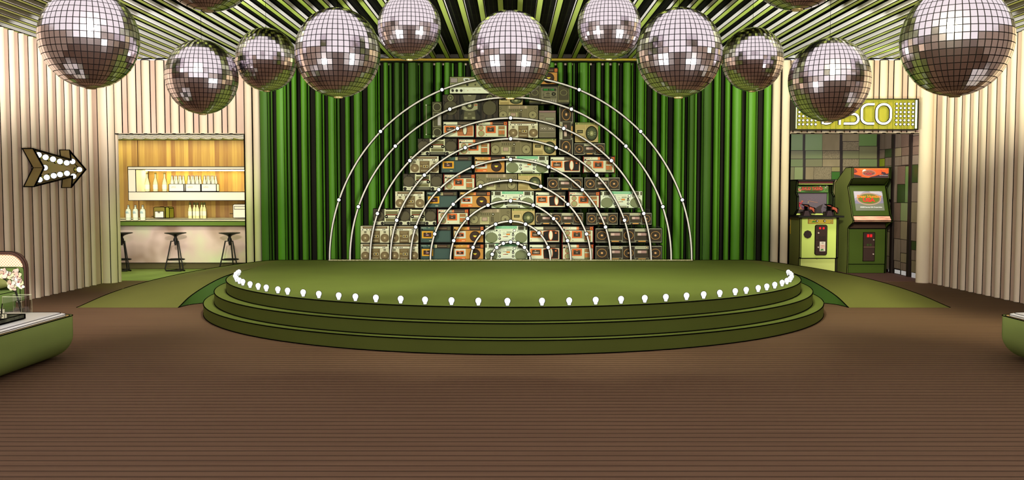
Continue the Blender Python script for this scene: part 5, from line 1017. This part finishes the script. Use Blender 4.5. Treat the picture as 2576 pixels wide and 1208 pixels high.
q = MB(); q.add([(XF_-.09, y, z) for y, z in ii], [tuple(range(n))], BR2); q.add([(XF_-.092, y, z) for y, z in ii], [tuple(range(n-1, -1, -1))], BR2); q.build('back_plate', t)
for x, y in ((510, 345), (662, 395), (822, 437), (973, 487), (1120, 517), (1245, 487), (1395, 663), (1265, 807), (1125, 745), (975, 770), (838, 797), (687, 832), (530, 880), (645, 622)):
    yy, zz = W2(x, y); yy += .0; v = at(40+x/8.63, 350+y/8.63, X=XF_-.0); xc = XF_-.012
    hd = Vector((7.0, -13.4, -.4)).normalized(); hu = Vector((0, 0, 1)); hs = hd.cross(hu).normalized()  # hoop added as the bulb's outline, turned toward the camera
    B_ = MB().sphere((xc, v.y, v.z), .042, BW, 16, 10).tube([Vector((xc, v.y, v.z))-hd*.004+hs*.0445*math.cos(2*PI*i/24)+hu*.0445*math.sin(2*PI*i/24) for i in range(24)], .004, INK, n=4, closed=True).build('bulb', t)
    MB().cyl((xc-.03, v.y, v.z), (xc-.075, v.y, v.z), .02, .024, M('c3c05a', .4), n=12).cyl((xc-.07, v.y, v.z), (xc-.082, v.y, v.z), .034, .034, INK, n=14).build('socket', B_)
# ------------------------------------------------------------------ foreground tables
UPH = noisy('table_green_felt', '7c8c4c', '849550', (1, 1, 1), .8, rough=.75); MARB = noisy('white_marble', 'f2efe6', 'ffffff', (1, 1, 1), 2.5, rough=.35, detail=6, lo=.45, hi=.55)
def rrect(x0, x1, y0, y1, r, ins, n=6):
    x0 += ins; x1 -= ins; y0 += ins; y1 -= ins; r = max(r-ins*.5, .02); P = []
    for cx_, cy_, a0 in ((x1-r, y1-r, 0), (x0+r, y1-r, 90), (x0+r, y0+r, 180), (x1-r, y0+r, 270)): P += [(cx_+r*math.cos(math.radians(a0+90*i/n)), cy_+r*math.sin(math.radians(a0+90*i/n))) for i in range(n+1)]
    return P
def ctable(x0, x1, y0, y1, lab):
    t = thing('coffee_table', lab, 'table', ((x0+x1)/2, (y0+y1)/2, 0))
    q = MB(); R0 = .2; rings = []
    for i in range(9):
        a_ = PI/2*i/8; ins = R0*(1-math.sin(a_)); z = .005+.21*(1-math.cos(a_)); rings.append([(x, y, z) for x, y in rrect(x0, x1, y0, y1, .10, ins)])
    rings.append([(x, y, .40) for x, y in rrect(x0, x1, y0, y1, .10, 0)]); rings.append([(x, y, .40) for x, y in rrect(x0, x1, y0, y1, .10, .02)]); rings.append([(x, y, .385) for x, y in rrect(x0, x1, y0, y1, .10, .025)])
    q.loft(rings, UPH, noink=False); q.ink(.006, 55)
    q.tube([(x, y, .40) for x, y in rrect(x0, x1, y0, y1, .10, -.001)], .0045, INK, n=5, closed=True)
    q.build('padded_body', t)
    q = MB(); q.loft([[(x, y, .386) for x, y in rrect(x0, x1, y0, y1, .12, .022)], [(x, y, .402) for x, y in rrect(x0, x1, y0, y1, .12, .022)]], M('c8a060', .4)); q.build('brass_rim', t)
    q = MB(); q.loft([[(x, y, .395) for x, y in rrect(x0, x1, y0, y1, .14, .04)], [(x, y, .418) for x, y in rrect(x0, x1, y0, y1, .14, .04)], [(x, y, .43) for x, y in rrect(x0, x1, y0, y1, .14, .075)]], MARB)
    for z_, ins in ((.418, .039), (.431, .075), (.403, .037)): q.tube([(x, y, z_) for x, y in rrect(x0, x1, y0, y1, .14, ins)], .0028, INK, n=5, closed=True)
    q.build('marble_top', t)
    return t
c0 = at(172, 797, z=.40); c1 = at(2525, 795, z=.40)
TX = c0.x; 
ctable(TX-1.9, TX, 6.4, c0.y+.16, 'green padded coffee table with a white marble top at the left edge, bearing the orchid')
ctable(c1.x, c1.x+1.9, 6.4, c1.y+.10, 'green padded coffee table with a bare white marble top at the right edge')
# tray, crackers, vase
tr_ = at(63.8, 780, z=.433); f0 = at(63.8, 791.5, z=.433); TZ = .433
p1 = at(64, 802.3, z=TZ); p2 = at(0, 809, z=TZ)
t = thing('marble_tray', 'low dark marbled tray on the left coffee table', 'tray', (p1.x-.25, p1.y, TZ))
DM = noisy('dark_marble', '2f3024', '4c4e3c', (1, 1, 1), 9, rough=.35, detail=5, lo=.5, hi=.6)
x1_, y1_, x0_, y0_ = p1.x, p1.y+.26, p1.x-.62, p1.y-.36
yA = p1.y
q = MB(); hh = .045
ang = -.10
q.box((x0_, yA-.8, TZ+.004), (x1_, yA, TZ+.012), DM)
for c_0, c_1 in (((x1_-.018, yA-.8, TZ+.004), (x1_, yA, TZ+hh)), ((x0_, yA-.8, TZ+.004), (x0_+.018, yA, TZ+hh)), ((x0_, yA-.018, TZ+.004), (x1_, yA, TZ+hh)), ((x0_, yA-.8, TZ+.004), (x1_, yA-.782, TZ+hh))): q.box(c_0, c_1, DM)
q.build('tray_body', t, ink=.006)
for i, (px, yy_, lv, nm) in enumerate(((8, -.08, 0, 'lower cream block lying in the tray end'), (-4, -.12, 0, 'cream block at the very edge of the picture in the tray'), (3, -.10, 1, 'upper cream block stacked on two others in the tray'))):
    Y_ = yA+yy_; xx_ = at(px, 790, Y=Y_).x; s_ = .021; zb_ = TZ+.016+lv*.046
    q = MB(); q.box((xx_-s_, Y_-s_, zb_), (xx_+s_, Y_+s_, zb_+2*s_), M('d9d6b8', .5)); q.cyl((xx_, Y_-s_-.001, zb_+s_), (xx_, Y_-s_+.001, zb_+s_), .005, .005, INK)
    q.box((xx_-s_*.9, Y_-s_-.0015, zb_+.004), (xx_-s_*.1, Y_-s_+.01, zb_+.016), M('a2747a', .5))
    o = q.build('cream_block', ink=.004); tag(o, nm, 'game piece', 'cream blocks in the tray'); centre(o)
p = at(1, 785, Y=yA-.2); p_ = at(5.5, 764, Y=yA-.2); q = MB(); q.cyl((p.x, p.y, TZ+.018), (p_.x, p_.y, p_.z), .004, .004, INK); tag(q.build('black_straw'), 'thin black stick standing up among the cream blocks in the tray', 'stick')
# glass vase and orchid
yv = c0.y+.085-.105
va = at(20.5, 786, Y=yv); vb = at(68, 786, Y=yv); zv = at(45, 744, Y=yv).z
t = thing('glass_vase', 'square clear glass vase holding the orchid on the left coffee table', 'vase', ((va.x+vb.x)/2, yv, TZ))
gv = bpy.data.materials.new('clear_glass'); gv.use_nodes = True; nt = gv.node_tree; N = nt.nodes; L = nt.links; N.remove(N['Principled BSDF'])
tr = N.new('ShaderNodeBsdfTransparent'); tr.inputs[0].default_value = (.985, .99, .98, 1); gs = N.new('ShaderNodeBsdfGlossy'); gs.inputs['Roughness'].default_value = .05; ms = N.new('ShaderNodeMixShader'); ms.inputs[0].default_value = .07
L.new(tr.outputs[0], ms.inputs[1]); L.new(gs.outputs[0], ms.inputs[2]); L.new(ms.outputs[0], N['Material Output'].inputs['Surface'])
w = (vb.x-va.x)/2; cxv = (va.x+vb.x)/2; q = MB(); d_ = w
for a4, b4 in (((-w, -d_), (w, -d_+.006)), ((-w, d_-.006), (w, d_)), ((-w, -d_), (-w+.006, d_)), ((w-.006, -d_), (w, d_))): q.box((cxv+a4[0], yv+a4[1], TZ+.001), (cxv+b4[0], yv+b4[1], zv), gv, noink=True)
q.box((cxv-w, yv-d_, TZ+.001), (cxv+w, yv+d_, TZ+.012), gv, noink=True); q.build('glass_walls', t)
q = MB(); ed = M('8a8468', .4)
for sx2 in (-1, 1):
    for sy2 in (-1, 1): q.cyl((cxv+sx2*w, yv+sy2*d_, TZ), (cxv+sx2*w, yv+sy2*d_, zv), .0018, .0018, ed, n=6)
q.tube([(cxv-w, yv-d_, zv), (cxv+w, yv-d_, zv), (cxv+w, yv+d_, zv), (cxv-w, yv+d_, zv)], .0018, M('d8dcb8', emit=.2), n=6, closed=True); q.build('glass_edges', t)
# orchid
t = thing('orchid', 'white and pink orchid spray with black stems arching out of the glass vase', 'flower', (cxv+.01, yv, TZ+.013)); ST = M('191a10', .7)
O = lambda x, y, dy=0: at(x/6.356, 620+y/6.356, Y=yv+dy)
q = MB(); b0 = Vector((cxv+.03, yv, TZ+.014)); b1 = Vector((cxv+.045, yv+.01, TZ+.014))
q.tube(crom([b0, O(268, 800), O(225, 690), O(190, 620), O(120, 560), O(60, 520), O(-20, 480)], 5), .006, ST, n=6); q.tube(crom([b1, O(282, 800), O(258, 690), O(262, 600), O(300, 560), O(370, 640)], 5), .006, ST, n=6)
q.tube(crom([O(262, 640), O(250, 540), O(215, 470), O(220, 400)], 5), .006, ST, n=6); q.build('stem', t)
PET = [M('e6dcc8', .5), M('d9bfae', .5), M('ece6d6', .5), M('cdb49a', .5), M('dcdcae', .5)]
def petal(c, L_, Wd, rot, m, tilt):
    pts = []; N_ = 10; base = c
    ax_ = Vector((math.cos(rot), tilt, math.sin(rot))).normalized(); sd = Vector((-math.sin(rot), .25, math.cos(rot))).normalized(); nn_ = ax_.cross(sd)
    rim = [(0, .12), (.2, .42), (.5, .5), (.8, .38), (1, 0), (.8, -.38), (.5, -.5), (.2, -.42), (0, -.12)]
    V = [base+ax_*L_*u+sd*Wd*v+nn_*(.010*math.sin(PI*u)) for u, v in rim]; cb = [p+nn_*.004 for p in V]
    q = MB(); q.loft([V, cb], m, noink=True); q.tube(V, .0026, INK, n=4, closed=True); return q
rp_ = random.Random(8)
for (x, y, R_, dy) in ((-5, 415, .055, 0), (75, 440, .055, -.02), (160, 455, .05, 0), (270, 440, .055, .0), (300, 480, .05, -.02), (185, 600, .055, -.02), (310, 570, .055, -.01), (230, 470, .045, .02), (215, 650, .04, -.01), (355, 635, .035, 0)):
    c = O(x, y, dy); flw = None; npt = 5; r0 = rp_.uniform(0, 6)
    q = MB()
    for i in range(npt):
        a_ = r0+2*PI*i/npt+rp_.uniform(-.25, .25); pq = petal(c+Vector((0, -.003*i, 0)), R_*rp_.uniform(.8, 1.1), R_*rp_.uniform(.7, 1.0), a_, rp_.choice(PET), rp_.uniform(-.35, .2)); b00 = len(q.v)
        for fi, f_ in enumerate(pq.f): q.noink.add(len(q.f)); q.f.append(tuple(k+b00 for k in f_)); q.m.append(q.mi(pq.mats[pq.m[fi]]))
        q.v += pq.v
    flw = q.build('blossom', t); MB().sphere(c+Vector((0, -.016, 0)), .009, M('8a4a4a', .5), 8, 6).build('blossom_centre', flw)
# ------------------------------------------------------------------ armchair at the left edge
yc = 10.6; xr_ = at(67, 720, Y=yc).x; zt3 = at(0, 633, Y=yc).z; xl_ = xr_-.95
t = thing('armchair', 'green upholstered chair with a dark frame and dotted cane back behind the left coffee table', 'chair', ((xr_+xl_)/2, yc+.1, 0))
def archpts(x0, x1, z0, z1, r, n=8): return [(x0, z0)]+[(x0+r-r*math.cos(PI/2*i/n), z1-r+r*math.sin(PI/2*i/n)) for i in range(n+1)]+[(x1-r+r*math.sin(PI/2*i/n), z1-r+r*math.cos(PI/2*i/n)) for i in range(n+1)]+[(x1, z0)]
WD = M('3a2620', .5, name='dark_wood')
o_ = archpts(xl_, xr_, 0, zt3, .2); i_ = archpts(xl_+.03, xr_-.03, 0, zt3-.03, .175)
q = MB(); q.loft([[(x, yc, z) for x, z in o_], [(x, yc, z) for x, z in i_], [(x, yc+.05, z) for x, z in i_], [(x, yc+.05, z) for x, z in o_], [(x, yc, z) for x, z in o_]], WD, caps=False, closed=False); q.build('back_frame', t, ink=.006)
cane = bpy.data.materials.new('dotted_cane'); cane.use_nodes = True; nt = cane.node_tree; N = nt.nodes; L = nt.links; b = N['Principled BSDF']; b.inputs['Roughness'].default_value = .7
tc = N.new('ShaderNodeTexCoord'); sx = N.new('ShaderNodeSeparateXYZ'); L.new(tc.outputs['Object'], sx.inputs[0]); acc = []
def dots(off):
    r = []
    for axn in ('X', 'Z'):
        a1 = mathn(N, 'MULTIPLY', b=1/.034); L.new(sx.outputs[axn], a1.inputs[0]); a2 = mathn(N, 'ADD', b=off); L.new(a1.outputs[0], a2.inputs[0]); a3 = mathn(N, 'FRACT'); L.new(a2.outputs[0], a3.inputs[0]); a4 = mathn(N, 'SUBTRACT', b=.5); L.new(a3.outputs[0], a4.inputs[0]); a5 = mathn(N, 'POWER', b=2); L.new(a4.outputs[0], a5.inputs[0]); r.append(a5)
    s2 = mathn(N, 'ADD'); L.new(r[0].outputs[0], s2.inputs[0]); L.new(r[1].outputs[0], s2.inputs[1]); s3 = mathn(N, 'LESS_THAN', b=.032); L.new(s2.outputs[0], s3.inputs[0]); return s3
d1, d2 = dots(0), dots(.5); mxx = mathn(N, 'MAXIMUM'); L.new(d1.outputs[0], mxx.inputs[0]); L.new(d2.outputs[0], mxx.inputs[1])
mx = N.new('ShaderNodeMixRGB'); mx.inputs[1].default_value = lin('dcbc9c'); mx.inputs[2].default_value = lin('a8543c'); L.new(mxx.outputs[0], mx.inputs[0]); L.new(mx.outputs[0], b.inputs['Base Color'])
zc_ = at(0, 672, Y=yc).z
ip = [p for p in i_ if p[1] > zc_]; q = MB(); q.prism([(xl_+.03, zc_)]+ip+[(xr_-.03, zc_)], 'y', yc+.02, yc+.035, cane); q.build('cane_panel', t)
GC = noisy('chair_green_fabric', '46562a', '50642f', (1, 1, 1), 1.5, rough=.85)
q = MB(); bp_ = archpts(xl_+.03, xr_-.03, .30, zc_, .06); q.prism(bp_, 'y', yc-.09, yc+.02, GC); q.build('back_cushion', t, ink=.008)
zs_ = .44
q = MB(); rings = []
for ins, z in ((.02, .2), (0, .24), (0, .40), (.015, .425), (.05, zs_)): rings.append([(x, y, z) for x, y in rrect(xl_+.03, xr_-.03, yc-.72, yc-.1, .12, ins)])
q.loft(rings, GC, noink=True); q.tube([(x, y, .425) for x, y in rrect(xl_+.03, xr_-.03, yc-.72, yc-.1, .12, .012)], .004, INK, n=5, closed=True); q.build('seat_cushion', t)
q = MB(); 
q.box((xl_+.03, yc-.7, .14), (xr_-.03, yc, .2), WD); q.build('seat_frame', t, ink=.006)
for lx in (xl_+.07, xr_-.07): MB().cyl((lx, yc-.64, 0), (lx, yc-.62, .15), .016, .024, WD, n=12).build('leg', t)
# round pillow
q = MB(); cpx = at(-22, 720, Y=yc-.25); pc = Vector((cpx.x, yc-.22, zs_+.085))
q.lathe([(0, -.06), (.12, -.055), (.19, -.03), (.21, 0), (.19, .03), (.12, .055), (0, .06)], (0, 0, 0), noisy('pillow_olive', '57592e', '5f6234', (1, 1, 1), 3), 32, axis='y', noink=True); q.tube([(.213*math.cos(2*PI*i/40), 0, .213*math.sin(2*PI*i/40)) for i in range(40)], .005, INK, n=5, closed=True)
q.v = [Vector((v.x, v.y, v.z*.36))+pc for v in q.v]
tag(q.build('lumbar_pillow'), 'low oval olive pillow lying on the green chair at the left edge', 'pillow')
# ------------------------------------------------------------------ light
w = bpy.data.worlds.new('world'); bpy.context.scene.world = w; w.use_nodes = True
w.node_tree.nodes['Background'].inputs[0].default_value = (1.0, .93, .92, 1); w.node_tree.nodes['Background'].inputs[1].default_value = 1.1
def lamp(kind, nm, loc, e, col, tgt=None, size=1, sizey=None, spot=60, blend=.5, rad=.1):
    l = bpy.data.lights.new(nm, kind); l.energy = e; l.color = col
    if kind == 'AREA': l.shape = 'RECTANGLE'; l.size = size; l.size_y = sizey or size
    if kind == 'SPOT': l.spot_size = math.radians(spot); l.spot_blend = blend; l.shadow_soft_size = rad
    if kind == 'POINT': l.shadow_soft_size = rad
    o = bpy.data.objects.new(nm, l); C.objects.link(o); o.location = loc
    if tgt is not None: o.rotation_euler = (Vector(tgt)-Vector(loc)).to_track_quat('-Z', 'Y').to_euler()
    return o
LG = (.72, 1, .28)
WG = (.97, 1, .72)
lamp('SPOT', 'stage_fill_left', (-3.4, 9.3, 3.8), 1050, WG, (-1.6, 15.6, 3.2), spot=66, blend=.8, rad=.3)  # unseen fill pair added above the frame for curtain and stack
lamp('SPOT', 'stage_fill_right', (3.4, 9.3, 3.8), 1050, WG, (1.6, 15.6, 3.2), spot=66, blend=.8, rad=.3)
for i_, lx in enumerate((-2.9, 0, 2.9)): lamp('SPOT', 'deck_fill', (lx, 10.4, 3.85), 620, (.98, 1, .8), (lx*.9, 12.4, .4), spot=100, blend=.9, rad=.3)  # unseen lamps added overhead to brighten the deck
lamp('SPOT', 'ceiling_fill_left', (4.2, 3.5, .3), 6500, (1, .99, .92), (-3.6, 11.6, 4.9), spot=36, blend=.7, rad=.15)  # added out-of-frame pair that brightens the ceiling beams from below
lamp('SPOT', 'ceiling_fill_right', (-4.2, 3.5, .3), 6500, (1, .99, .92), (3.6, 11.6, 4.9), spot=36, blend=.7, rad=.15)
lamp('SPOT', 'left_wall_fill', (-2.6, 6.0, 3.7), 4200, (1, .93, .84), (-7.1, 12.8, 2.0), spot=68, blend=.9, rad=.2)  # unseen fill added to brighten the side walls
lamp('SPOT', 'right_wall_fill', (2.6, 6.0, 3.7), 4200, (1, .99, .66), (7.2, 12.8, 2.0), spot=68, blend=.9, rad=.2)
for sg in (-1, 1): lamp('SPOT', 'low_wall_fill', (sg*2.2, 4.2, 1.3), 1000 if sg < 0 else 1200, (1, .91, .84), (sg*7.2, 13.4, 1.5), spot=30, blend=.6, rad=.2)  # second added pair, out of view, fills the lower side walls
for i_, a_ in enumerate((-140, -115, -90, -65, -40)):
    c_, s_ = math.cos(math.radians(a_)), math.sin(math.radians(a_))
    lamp('SPOT', 'step_fill', (3.95*c_, 12.9+3.95*s_, 3.95), 270, (.98, 1, .72), (4.02*c_, 12.9+4.02*s_, .3), spot=56, blend=.8, rad=.06)  # added lamps, none visible, that brighten the step treads
for sg in (-1, 1): lamp('SPOT', 'header_fill', (sg*4.3, 9.6, 3.75), 430, (1, .95, .84) if sg < 0 else (1, .98, .78), (sg*5.9, 15.7, 2.9), spot=44, blend=.8, rad=.2)  # unseen lamps added to lift the wall over the openings
lamp('SPOT', 'green_floor_spot', (-5.2, 13.6, 3.7), 330, (.55, 1, .15), (-5.6, 16.0, 0), spot=60, blend=.7, rad=.3)
lamp('AREA', 'bar_fill', (-7, 16.3, 2.6), 50, (1, .96, .8), (-7, 20.2, 1.6), size=5, sizey=.4)  # area light added out of sight behind the header, fills the bar
lamp('AREA', 'bar_cove', (-7, YW-.35, 2.74), 34, (1, .9, .52), (-7, YW-.1, 1.8), size=5.4, sizey=.08)
lamp('AREA', 'under_shelf', (-6.6, 20.1, p1.z if False else 1.42), 26, (1, .84, .42), (-6.6, 20.2, 1.0), size=4, sizey=.2)
lamp('AREA', 'alcove_fill', (6.1, 16.1, 2.7), 32, (1, .95, .85), (6.2, 17.8, 1.2), size=2, sizey=.3)  # hidden area light added to brighten the alcove
lamp('POINT', 'sign_fill', (6.0, 14.6, 3.6), 5, (.85, 1, .3), rad=.1)  # unseen yellow-green point light added in front of the sign
sc = bpy.context.scene
sc.view_settings.view_transform = 'Standard'; sc.view_settings.look = 'None'; sc.view_settings.gamma = 1; sc.view_settings.exposure = 0; sc.view_settings.use_curve_mapping = False
sc.cycles.max_bounces = 6; sc.cycles.transparent_max_bounces = 24; sc.cycles.use_denoising = True
